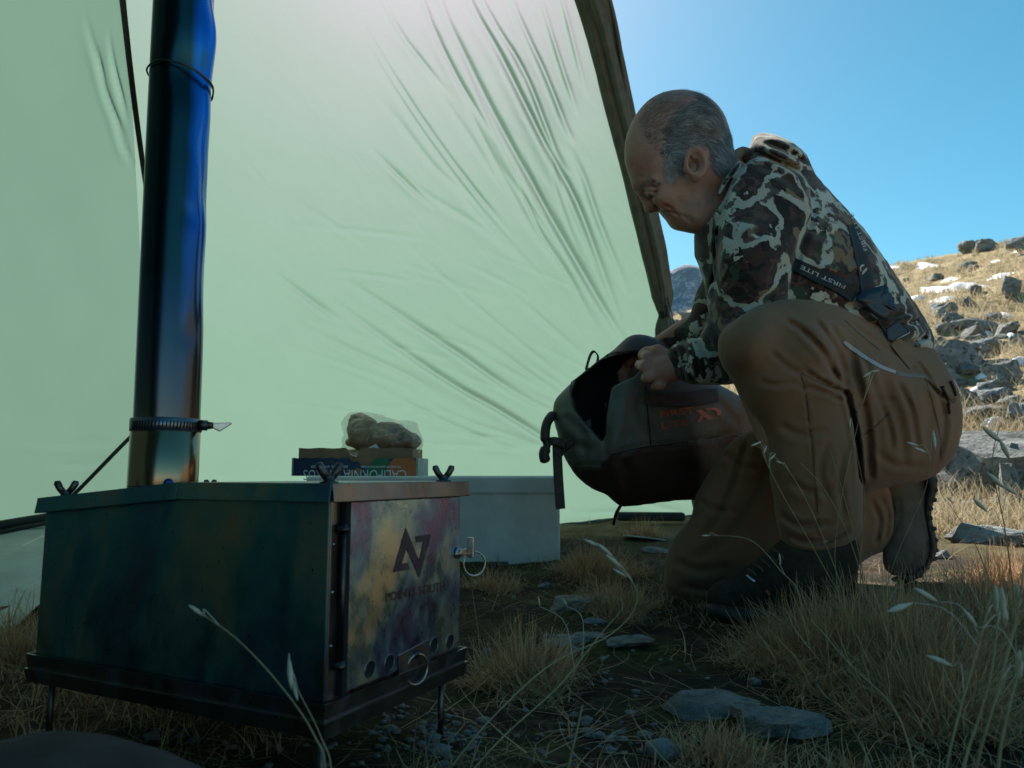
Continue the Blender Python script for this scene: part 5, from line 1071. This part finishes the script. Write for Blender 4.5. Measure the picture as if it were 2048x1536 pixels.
# ---------------------------------------------------------------- rocks
t = NT('schist'); oi = t.n('ObjectInfo').outputs['Random']; oc = t.pos()
n1 = t.noise(9, 8, .7, t.mapv((1, 1, 2.4))); n2 = t.noise(60, 6, .65)
c = t.ramp(t.math('ADD', t.math('MULTIPLY', n1, .7), t.math('MULTIPLY', n2, .3)), [(.32, (.09, .10, .10)), (.45, (.22, .24, .24)), (.58, (.36, .385, .38)), (.75, (.50, .52, .50))])
c = t.mix(t.step(t.noise(23, 7, .75), .53, .60), c, (.055, .055, .05)); c = t.mix(t.math('MULTIPLY', t.step(t.noise(5, 6, .7), .45, .62), .55), c, (.10, .095, .08)); c = t.mix(t.math('MULTIPLY', t.step(t.noise(13, 7, .7), .62, .70), .8), c, (.46, .47, .43))
c = t.mix(t.math('MULTIPLY', oi, .35), c, (.12, .13, .13))
t.set(Base__Color=c, Roughness=.85); t.b.inputs['Specular IOR Level'].default_value = .3
t.bump(t.math('ADD', t.math('MULTIPLY', n1, 2.5), n2), .8, .02); M_rock = t.m
def rock_mesh(seed, flat):
    r = np.random.default_rng(seed); bm = bmesh.new()
    for _ in range(22):
        v = r.normal(0, 1, 3); v /= np.linalg.norm(v) ** .75 + .2; v[2] = np.clip(v[2], -.75, .75); bm.verts.new(v * [1, .75, flat])
    h_ = bmesh.ops.convex_hull(bm, input=list(bm.verts)); bmesh.ops.delete(bm, geom=[v for v in bm.verts if not v.link_faces], context='VERTS')
    bmesh.ops.triangulate(bm, faces=bm.faces[:]); bmesh.ops.subdivide_edges(bm, edges=bm.edges[:], cuts=3, use_grid_fill=True)
    V = np.array([v.co[:] for v in bm.verts]); V /= np.abs(V[:, :2]).max(); nr_ = V / (np.linalg.norm(V, axis=1)[:, None] + 1e-9)
    V += nr_ * (.16 * fbm(V[:, 0] * 2.5 + seed, V[:, 1] * 2.5, V[:, 2] * 6, 4))[:, None]; V[:, 2] += .05 * np.sign(np.sin(V[:, 2] * 22 + 3 * V[:, 0])) * flat
    V[:, 2] -= V[:, 2].min() ; V[:, 2] /= V[:, 2].max()
    me = bpy.data.meshes.new('rock'); me.from_pydata(V.tolist(), [], [[v.index for v in f.verts] for f in bm.faces]); bm.free(); me.materials.append(M_rock); me.update(); return me
RM = [rock_mesh(s, f) for s, f in ((1, .5), (2, .35), (3, .7), (4, .25), (5, .55), (6, .3), (8, .4), (9, .8))]
def rock(px, py, wpx, hpx, label, group, k=None, rot=None, sink=.25, deep=None):
    b = ground_at(px, py); Yd = max(b[1], .3); wm, hm = wpx * Yd / F, hpx * Yd / F
    o = bpy.data.objects.new('rock', RM[(k if k is not None else rng.integers(len(RM)))]); C.objects.link(o)
    dp = (deep if deep else wm * rng.uniform(.55, .85)) / 2
    o.scale = (wm / 2, dp, hm / (1 - sink)); yy = b[1] + dp * .7
    o.location = (b[0], yy, gz(b[0], yy) - hm * sink); o.rotation_euler = (rng.normal(0, .08), rng.normal(0, .08), rng.uniform(-.4, .4) if rot is None else rot)
    tag(o, label, 'rock', group); return o
def LH(w, h, r_):
    a = 'small' if w < .16 else 'wide' if w > .55 else 'middling'
    b = 'flat grey slab' if h / w < .34 else 'blocky grey rock' if h / w > .62 else 'angular grey rock'
    c_ = 'among the first tufts of the slope' if r_ < 6 else 'halfway up the sunlit slope' if r_ < 15 else 'near the crest of the sunlit hill'
    return f'{a} {b} in dry grass {c_}'
HG = 'rocks on the sunlit hillside'
for a in [(1985,498,70,22),(1945,503,56,24),(2040,500,50,26),(2030,592,52,38),(1957,590,34,20),(1946,612,42,18),(1902,632,54,24),(1912,652,62,22),(1938,662,84,20),(1985,668,74,24),(1992,645,50,18),(1895,668,44,20),(2005,700,130,22),(1892,700,44,26),(1976,716,32,28),(2032,762,80,40),(1915,775,66,20),(1998,782,80,22),(2003,806,100,22),(1932,802,80,20),(1985,842,100,26),(2032,812,56,18),(2020,842,46,16),(1960,750,60,18),(1880,725,36,16),(2045,690,40,20),(1880,640,30,14),(1965,682,46,12),(1890,832,40,12),(1376,618,24,11),(1370,634,22,10),(1398,646,24,8),(1356,648,24,8),(1390,630,16,6)]:
    b_ = ground_at(a[0], a[1]); rock(*a, LH(a[2] * b_[1] / F, a[3] * b_[1] / F, math.hypot(b_[0], b_[1])), HG)
rock(1782, 521, 30, 22, 'pale rock on the skyline just behind the back of the kneeling man', None, 2)
rock(1932, 748, 118, 60, 'big rounded grey boulder on the slope beside a snow patch', None, 2, .1)
rock(1945, 966, 125, 60, 'large shadowed boulder with a pale lit face beside the rear boot', None, 4, .2)
rock(2044, 1012, 80, 80, 'rough lichen-covered boulder next to the wide sunlit slab', None, 7, .3)
rock(1985, 1090, 190, 26, 'wide flat blue-grey slab lying in the sun behind the rear boot', None, 3, -.1, .5)
rock(1965, 1018, 100, 12, 'thin pale slab on the grass in front of the boulders', None, 5)
rock(1888, 1118, 36, 16, 'small bluish stone by the rear boot', None, 0)
NR = 0
for k in range(1500):
    if NR >= 240: break
    r_ = 3.0 * (28 / 3.0) ** rng.random(); a = R(rng.uniform(8, 52)); x, y = r_ * math.sin(a), r_ * math.cos(a)
    if y < 2.6 and x < 1.3: continue
    if x < 1.0 and y < 4.2: continue
    if vnoise(x * .55, y * .55, 7.) < .50: continue
    s = rng.lognormal(-1.85, .55) * (.55 + .03 * r_); o = bpy.data.objects.new('rock', RM[rng.integers(len(RM))]); C.objects.link(o); NR += 1
    o.scale = (s, s * rng.uniform(.5, .9), s * rng.uniform(.35, .75)); o.location = (x, y, gz(x, y) - s * .16); o.rotation_euler = (rng.normal(0, .12), rng.normal(0, .12), rng.uniform(0, 6.3))
    tag(o, LH(2 * s, o.scale[2] * .84, r_), 'rock', HG)
# slabs in the tent's shade
for a, l, k, rt in [((1172,1228,150,50), 'long tilted slab on the bare soil between tussocks', 1, -.45), ((1188,1248,64,16), 'small pale flat stone beside the long tilted slab', 3, 0), ((1130,1300,130,40), 'flat grey slab in front of a row of small stones', 6, .1), ((1262,1302,110,32), 'low slab touching the flat grey slab end to end', 5, 0), ((1425,1450,230,56), 'large pitted flat slab in the foreground soil', 3, .25), ((1605,1492,230,70), 'large dark slab at the foot of the big tussock', 1, -.3), ((1312,1108,90,16), 'grey flat stone by the kneeling knee', 3, 0), ((1292,1084,110,10), 'thin stone by the tent hem', 5, 0), ((60,1482,100,24), 'pale flat stone under the stove corner', 3, .3), ((1092,1178,34,22), 'small upright stone beside the white carton', 0, 0), ((1178,1278,80,14), 'narrow stone in front of the long tilted slab', 5, 0)]:
    b_ = ground_at(a[0], a[1]); rock(a[0], a[1], a[2], a[3] * .26, l, None, k, rt, .6, a[2] * b_[1] / F * (1.0 if a[3] > 30 else .6))
bo = rock(160, 1560, 10, 10, 'dark brown rounded boulder right beside the stove legs', None, 2, 0)
bpy.data.objects.remove(bo); gr = Grid(np.array([-.42, .26, -.05]), np.array([-.06, .60, .17]), .008)
Vr, Fr_ = gr.mesh(ellip(gr.G, (-.245, .43, .016), (.130, .09, .112)) + .02 * fbm(gr.G[0] * 14, gr.G[1] * 14, gr.G[2] * 14, 4), 2)
tag(mesh_obj('rock', Vr, Fr_, simple('brown_stone', (.045, .034, .03), .9, var=.4, scale=30, bumps=.5)), 'dark brown rounded boulder right beside the stove legs', 'rock')
# gravel
M_peb = simple('pebbles', (.155, .155, .145), .85, var=.5, scale=300, bumps=.2)
ico = bmesh.new(); bmesh.ops.create_icosphere(ico, subdivisions=1, radius=1); Iv = np.array([v.co[:] for v in ico.verts]); If = [[v.index for v in f.verts] for f in ico.faces]; ico.free()
mb = MB(); spots = []
for cx_, cy_, sx_, sy_, n_ in [(840,1455,60,26,90), (905,1480,40,30,60), (1010,1330,70,30,16), (1180,1480,70,25,70), (700,1480,120,25,30), (1200,1330,160,40,26), (350,1480,160,20,24), (1300,1150,90,50,26), (1330,1260,150,80,26), (1000,1200,60,40,16)]:
    for _ in range(n_):
        spots.append((cx_ + rng.normal(0, sx_), cy_ + rng.normal(0, sy_)))
for x, y in spots:
    if y < 1060 or y > 1600: continue
    b = ground_at(x, y); s = rng.lognormal(-5.75, .5); V = Iv * (1 + rng.normal(0, .16, Iv.shape)) * [s, s * .8, s * .55]
    mb.add(V + [b[0], b[1], gz(b[0], b[1]) + s * .25], If)
tag(mb.build('gravel', M_peb, None, True), 'small grey pebbles scattered on the dark soil', None, None, 'stuff')
# ---------------------------------------------------------------- snow
t = NT('snow'); t.set(Base__Color=t.ramp(t.noise(8, 5), [(.3, (.72, .75, .80)), (.7, (.86, .87, .89))]), Roughness=.7, Subsurface__Weight=.1); t.bump(t.noise(14, 5), .5, .03); M_snow = t.m
SN = [(1885,582,64,22),(1922,572,74,14),(1888,600,54,14),(1862,530,52,12),(2002,552,42,14),(1992,742,120,20),(1832,596,26,10),(2030,728,60,14),(1972,782,76,12),(2022,675,16,12),(1902,560,24,12),(2044,500,30,8),(1990,524,20,8),(1945,575,40,16),(1975,670,30,8),(2005,632,24,12),(1990,848,70,10),(1890,652,30,6),(1786,535,16,8),(1392,650,14,5)]
for i, (x, y, wx, wy) in enumerate(SN):
    c0 = ground_at(x, y); a = np.linspace(0, 2 * math.pi, 49)[:-1]; rr = np.linspace(0, 1, 7); V, n_ = [], 48
    wm = wx * c0[1] / F / 2; ptop = ground_at(x, y - wy / 2); pbot = ground_at(x, y + wy / 2); wd = min(max(abs(ptop[1] - pbot[1]) / 2, wm * .4), wm * 2.5)
    for q_ in rr:
        for b_ in a:
            e = q_ * (1 + 1.3 * float(fbm(math.cos(b_) * 1.6 + i * 3.1, math.sin(b_) * 1.6, i, 4))); xx, yy = c0[0] + wm * e * math.cos(b_), c0[1] + wd * e * math.sin(b_)
            V.append((xx, yy, gz(xx, yy) + .055 * (1 - q_ ** 2) - .02))
    Fc = [(k * n_ + j, k * n_ + (j + 1) % n_, (k + 1) * n_ + (j + 1) % n_, (k + 1) * n_ + j) for k in range(6) for j in range(n_)]
    tag(mesh_obj('snow_patch', V, Fc, M_snow), 'thin patch of old snow on the sunlit hillside grass', None, 'snow patches on the hillside', 'stuff')
# ---------------------------------------------------------------- grass
def grass_mat(name, cols):
    t = NT(name); at = t.n('Attribute', _attribute_name='rnd').outputs['Fac']; c = t.ramp(at, [(i / (len(cols) - 1), c_) for i, c_ in enumerate(cols)])
    d = t.n('BsdfPrincipled', Base__Color=c, Roughness=.7); tl = t.n('BsdfTranslucent', Color=c); mx = t.n('MixShader', Fac=.3); t.t.links.new(d.outputs[0], mx.inputs[1]); t.t.links.new(tl.outputs[0], mx.inputs[2]); t.t.links.new(mx.outputs[0], t.out.inputs['Surface']); return t.m
M_dry = grass_mat('dry_grass', [(.21, .100, .045), (.37, .20, .095), (.50, .32, .17), (.62, .44, .25), (.31, .135, .06), (.38, .26, .14)])
M_hill = grass_mat('hill_grass', [(.25, .19, .11), (.39, .32, .20), (.48, .40, .26), (.55, .47, .33), (.29, .20, .11), (.29, .26, .15)])
def blades(base, h, az, lean, curl, wd, seed, seg=4):
    """Curved tapering grass blades as ribbons; returns vertices, faces, a random value per vertex."""
    r = np.random.default_rng(seed); n = len(base); d = np.stack([np.cos(az), np.sin(az), 0 * az], 1); up = np.array([0, 0, 1.0])
    fa = az + r.uniform(0, math.pi, n); sd = np.stack([np.cos(fa), np.sin(fa), 0 * fa], 1); V = []; wob = r.normal(0, .75, n)
    pos = base.copy(); ang_ = lean.copy(); sl = h / seg; dd = d.copy()
    for k in range(seg + 1):
        wk = (wd * (1 - .85 * k / seg))[:, None]; V += [pos - sd * wk, pos + sd * wk]
        dirv = dd * np.sin(ang_)[:, None] + up * np.cos(ang_)[:, None]; pos = pos + dirv * sl[:, None]; ang_ = ang_ + curl / seg * r.uniform(.5, 1.5, n)
        rot = wob * .5; dd = np.stack([dd[:, 0] * np.cos(rot) - dd[:, 1] * np.sin(rot), dd[:, 0] * np.sin(rot) + dd[:, 1] * np.cos(rot), 0 * rot], 1)
    V = np.stack(V, 1).reshape(-1, 3); m = 2 * (seg + 1); b = np.arange(n)[:, None] * m
    Fc = np.concatenate([b + [2 * k, 2 * k + 1, 2 * k + 3, 2 * k + 2] for k in range(seg)]); return V, Fc, np.repeat(r.random(n), m)
def grass_obj(name, V, Fc, rv, mat, parent=None):
    o = mesh_obj(name, V, Fc, mat, parent); a = o.data.attributes.new('rnd', 'FLOAT', 'POINT'); a.data.foreach_set('value', rv.astype(np.float32)); return o
def tussock(px, py, rad_, n, hmin, hmax, label, seed, off=0.0, flat=1.0):
    r = np.random.default_rng(seed); c0 = ground_at(px, py); a = r.uniform(0, 2 * math.pi, n); q_ = rad_ * r.random(n) ** .6 * (1 + .35 * np.sin(a * 3 + seed))
    x, y = c0[0] + q_ * np.cos(a), c0[1] + q_ * np.sin(a) * flat; base = np.stack([x, y, g(x, y) - .004], 1)
    az = a + r.normal(0, 1.25, n); h = r.uniform(hmin, hmax, n) * (1 - .4 * (q_ / rad_ / 1.35)); lean = .15 + .75 * q_ / rad_ + r.normal(0, .22, n); curl = r.uniform(-.5, 2.6, n)
    V, Fc, rv = blades(base, h, az, lean, curl, r.uniform(.0006, .0014, n), seed, 5); rv = np.clip(rv * .7 + .3 * float(r.random()), 0, 1)
    root = empty('grass_tussock', (c0[0], c0[1], gz(c0[0], c0[1])), label, 'grass'); tag(grass_obj('grass_blades', V, Fc, rv, M_dry, root), kind='stuff')
tussock(1770, 1345, .135, 5200, .07, .16, 'big shaggy dry tussock in front of the two boots', 21)
tussock(1960, 1300, .13, 3600, .07, .17, 'dark dry tussock right next to the big shaggy one', 22)
tussock(1620, 1330, .09, 1900, .06, .13, 'dry tussock against the front boot', 23)
tussock(1880, 1440, .09, 1900, .05, .11, 'low tangled dry grass below the big tussock', 29)
tussock(1050, 1375, .055, 1700, .05, .11, 'reddish dry grass tuft beside the stove door', 24)
tussock(1225, 1222, .07, 1500, .04, .085, 'low pale tuft behind the long tilted slab', 25)
tussock(1190, 1150, .10, 1700, .05, .10, 'dry tuft beside the white carton', 26)
tussock(1440, 1515, .06, 900, .02, .045, 'short green-brown tuft in front of the pitted slab', 27)
tussock(40, 1330, .10, 1700, .05, .12, 'dry tuft under the tent skirt behind the stove', 28)
tussock(990, 1180, .06, 700, .03, .07, 'sparse tuft at the foot of the white carton', 30)
tussock(1290, 1070, .07, 500, .04, .09, 'thin tuft under the hanging bag by the tent hem', 31)
tussock(2030, 1180, .10, 1300, .05, .12, 'brown twiggy tuft beside the flat sunlit slab', 32)
# loose short grass and fallen straw over the near ground
r = np.random.default_rng(5); n = 26000; rr = .62 * (4.6 / .62) ** r.random(n); az = np.radians(r.uniform(-44, 44, n)); x, y = rr * np.sin(az), rr * np.cos(az)
sl = [ground_at(1425, 1440), ground_at(1600, 1480), ground_at(1172, 1228), ground_at(1130, 1300)]; onslab = np.any([np.hypot(x - q_[0], y - q_[1] - .03) < .085 for q_ in sl], 0)
keep = (vnoise(x * 3.5, y * 3.5, 2.) + .35 * vnoise(x * 13, y * 13, 4.) > .84) & ~((y > 2.9) & (x < .7)) & ~onslab; x, y = x[keep], y[keep]; n = len(x)
V, Fc, rv = blades(np.stack([x, y, g(x, y) - .002], 1), r.uniform(.012, .055, n), r.uniform(0, 6.3, n), np.abs(r.normal(.5, .4, n)), r.uniform(.2, 1.5, n), r.uniform(.0005, .0010, n), 6, 3)
tag(grass_obj('grass', V, Fc, rv, M_dry), 'short dry grass growing over the soil around the camp', None, None, 'stuff')
n = 3000; rr = .62 * (4.0 / .62) ** r.random(n); az = np.radians(r.uniform(-40, 42, n)); x, y = rr * np.sin(az), rr * np.cos(az)
V, Fc, rv = blades(np.stack([x, y, g(x, y) + .006], 1), r.uniform(.03, .15, n), r.uniform(0, 6.3, n), r.uniform(1.1, 1.6, n), r.normal(.15, .35, n), r.uniform(.0005, .0010, n), 8, 4)
tag(grass_obj('straw', V, Fc, rv, M_dry), 'fallen straw stems lying on the soil', None, None, 'stuff')
# hillside grass
n = 9000; rr = 2.6 * (29 / 2.6) ** r.random(n); az = np.radians(r.uniform(6, 46, n)); x, y = rr * np.sin(az), rr * np.cos(az); keep = (vnoise(x * 1.1, y * 1.1, 3.) + .4 * vnoise(x * 4, y * 4, 5.) > .55) & ~((y < 4.4) & (x < .95)); x, y, rr = x[keep], y[keep], rr[keep]
m = 12; x = np.repeat(x, m) + r.normal(0, .05, len(x) * m); y = np.repeat(y, m) + r.normal(0, .05, len(y) * m); rr = np.repeat(rr, m); tone = np.repeat(r.random(len(x) // m), m); n = len(x)
V, Fc, rv = blades(np.stack([x, y, g(x, y) - .01], 1), r.uniform(.05, .15, n) * (1 + .02 * rr), r.uniform(0, 6.3, n), np.abs(r.normal(.55, .35, n)), r.uniform(.2, 1.3, n), .0011 + .00035 * rr, 9, 2)
rv = np.clip(.5 * rv + .5 * np.repeat(tone, 6), 0, 1); tag(grass_obj('hillside_grass', V, Fc, rv, M_hill), 'golden dry grass covering the sunlit hillside', None, None, 'stuff')
# ---------------------------------------------------------------- single grass stems with seed heads
M_stem = simple('straw_stem', (.30, .235, .12), .6, var=.25, scale=60)
M_seed = simple('seed_head', (.50, .46, .36), .6, var=.2, scale=200)
def stem(pts, label, seeds=(), r0=.0011, group=None):
    q = [P(*p_) for p_ in pts]; b0 = q[0].copy(); gnd = gz(b0[0], b0[1])
    if b0[2] > gnd: q = [np.array([b0[0] - .01, b0[1], gnd - .004])] + q
    else: q[0][2] = gnd - .004
    root = empty('oat_grass', tuple(q[0]), label, 'grass', group); mb = MB(); s_ = spline(q, 30); mb.tube(s_, np.linspace(r0, r0 * .45, 30), 6); mb.build('stalk', M_stem, root)
    for (x, y, Yd, ln, ang_) in seeds:
        c0 = P(x, y, Yd); L = ln * Yd / F; d = np.array([math.cos(R(ang_)), .2, -math.sin(R(ang_))]); mb = MB()
        e0 = c0 + d * L * .5; j_ = np.argmin(np.linalg.norm(s_ - e0, axis=1)); mb.tube(spline([s_[max(j_ - 2, 0)], (s_[j_] + e0) / 2 + [0, 0, .004], e0], 8), .00035, 5); mb.tube([c0 - d * L * .5, c0 - d * L * .25, c0, c0 + d * L * .3, c0 + d * L * .5], [.0003, L * .08, L * .10, L * .06, .0002], 7); mb.build('seed_head', M_seed, root)
stem([(880,1560,.70),(980,1440,.74),(1100,1330,.78),(1220,1270,.80),(1272,1210,.80),(1262,1160,.80),(1190,1100,.80)], 'tall arching stem with pale oat-like seeds beside the stove', [(1186,1087,.80,40,25),(1210,1100,.80,44,40),(1228,1122,.80,44,38),(1240,1146,.80,34,30)])
stem([(930,1560,.66),(1010,1470,.70),(1120,1370,.74),(1200,1270,.76),(1245,1215,.76),(1230,1190,.76)], 'thinner stem leaning along the tall arching stem', [(1078,1203,.76,20,80),(1130,1205,.76,18,60)], .0009)
stem([(650,1560,.50),(628,1470,.50),(560,1370,.50),(470,1275,.50),(378,1212,.50)], 'bent brown stem crossing the front of the stove', [(394,1222,.50,40,38)], .0008)
stem([(662,1560,.52),(640,1470,.52),(596,1380,.52),(578,1330,.52)], 'short stem with one upright seed head before the stove', [(580,1345,.52,60,-100),(590,1380,.52,40,-110)], .0007)
stem([(1890,1560,.52),(1920,1420,.53),(1960,1280,.54),(1985,1180,.55)], 'blurred stem with hanging seeds beside the dark tussock', [(1992,1200,.55,60,85),(2010,1230,.55,50,80),(1880,1322,.54,60,22),(1852,1190,.55,60,30),(1800,1215,.55,60,-15)], .0011)
stem([(1950,1560,.50),(1990,1400,.50),(2030,1250,.51),(2050,1120,.52)], 'tall blurred stem at the edge of the dark tussock', [(2036,1190,.52,50,80),(2040,1330,.51,60,85)], .0012)
stem([(1995,1560,.48),(2010,1450,.48),(2040,1330,.49),(2070,1200,.50)], 'thick blurred stem in front of the dark tussock', [(1940,1236,.5,50,50)], .0013)
stem([(1925,1560,.47),(1960,1430,.48),(1985,1330,.48),(2000,1200,.49)], 'slim blurred stem among the tall ones by the tussock', [(2005,1210,.49,70,85)], .0010)
stem([(1130,1560,.62),(1145,1500,.62),(1165,1410,.63)], 'short broken stem standing before the pitted slab', [], .0014)
stem([(1690,1225,1.14),(1640,1120,1.12),(1560,980,1.10),(1524,905,1.10)], 'dry stem leaning across the shin of the raised leg', [(1530,900,1.10,18,-60),(1544,915,1.1,22,-40)], .0009)
stem([(1680,1225,1.12),(1670,1100,1.10),(1690,960,1.08),(1736,765,1.06)], 'long stem reaching up past the knee of the raised leg', [(1736,748,1.06,26,-30),(1750,742,1.06,22,-10)], .0008)
stem([(1700,1230,1.14),(1640,1060,1.11),(1590,960,1.10),(1556,920,1.10),(1510,890,1.10)], 'drooping stem crossing the brown trouser leg', [(1512,888,1.10,24,-20),(1560,925,1.1,18,20)], .0009)
stem([(1720,1230,1.16),(1722,1100,1.14),(1730,1000,1.12),(1712,900,1.10),(1706,850,1.10)], 'upright stem in front of the calf of the raised leg', [(1700,845,1.10,18,-80)], .0008)
stem([(1740,1225,1.18),(1700,1080,1.15),(1650,980,1.13),(1600,925,1.12)], 'stem fanning left from the big tussock', [], .0009)
stem([(1760,1230,1.2),(1790,1120,1.18),(1850,980,1.16),(1862,900,1.15)], 'stem with a pale oat head before the seat of the trousers', [(1868,880,1.15,40,-85),(1840,900,1.15,34,20),(1825,888,1.15,28,15)], .0008)
stem([(1700,1225,1.15),(1725,1150,1.13),(1690,1000,1.12),(1660,900,1.12)], 'wiry stem bending over the trouser hem', [], .0008)
stem([(1600,1195,1.12),(1560,1140,1.10),(1500,1080,1.10),(1420,1071,1.12)], 'kinked stem lying across the front boot and knee', [(1412,1071,1.12,18,0),(1560,1118,1.1,22,80)], .0010)
stem([(960,1350,.88),(958,1280,.88),(950,1220,.88),(944,1178,.88)], 'thin upright stem at the stove corner below the latch', [], .0006)
stem([(1830,1560,.6),(1790,1420,.66),(1700,1330,.72),(1650,1270,.76),(1620,1240,.8)], 'long arching stem curving over the big tussock', [], .0008)
stem([(2000,1240,1.0),(1960,1110,.98),(1920,1040,.97),(1880,985,.97)], 'dark twiggy stem leaning before the flat sunlit slab', [(1900,1000,.97,20,40)], .0007)
stem([(2030,1230,.9),(2010,1060,.88),(1985,930,.87),(2000,850,.86)], 'blurred leafy twig rising past the lichen boulder', [(1985,870,.86,60,35),(2010,900,.86,50,60),(1990,960,.87,50,40),(2020,980,.87,40,30),(1960,1010,.88,44,40)], .0010)
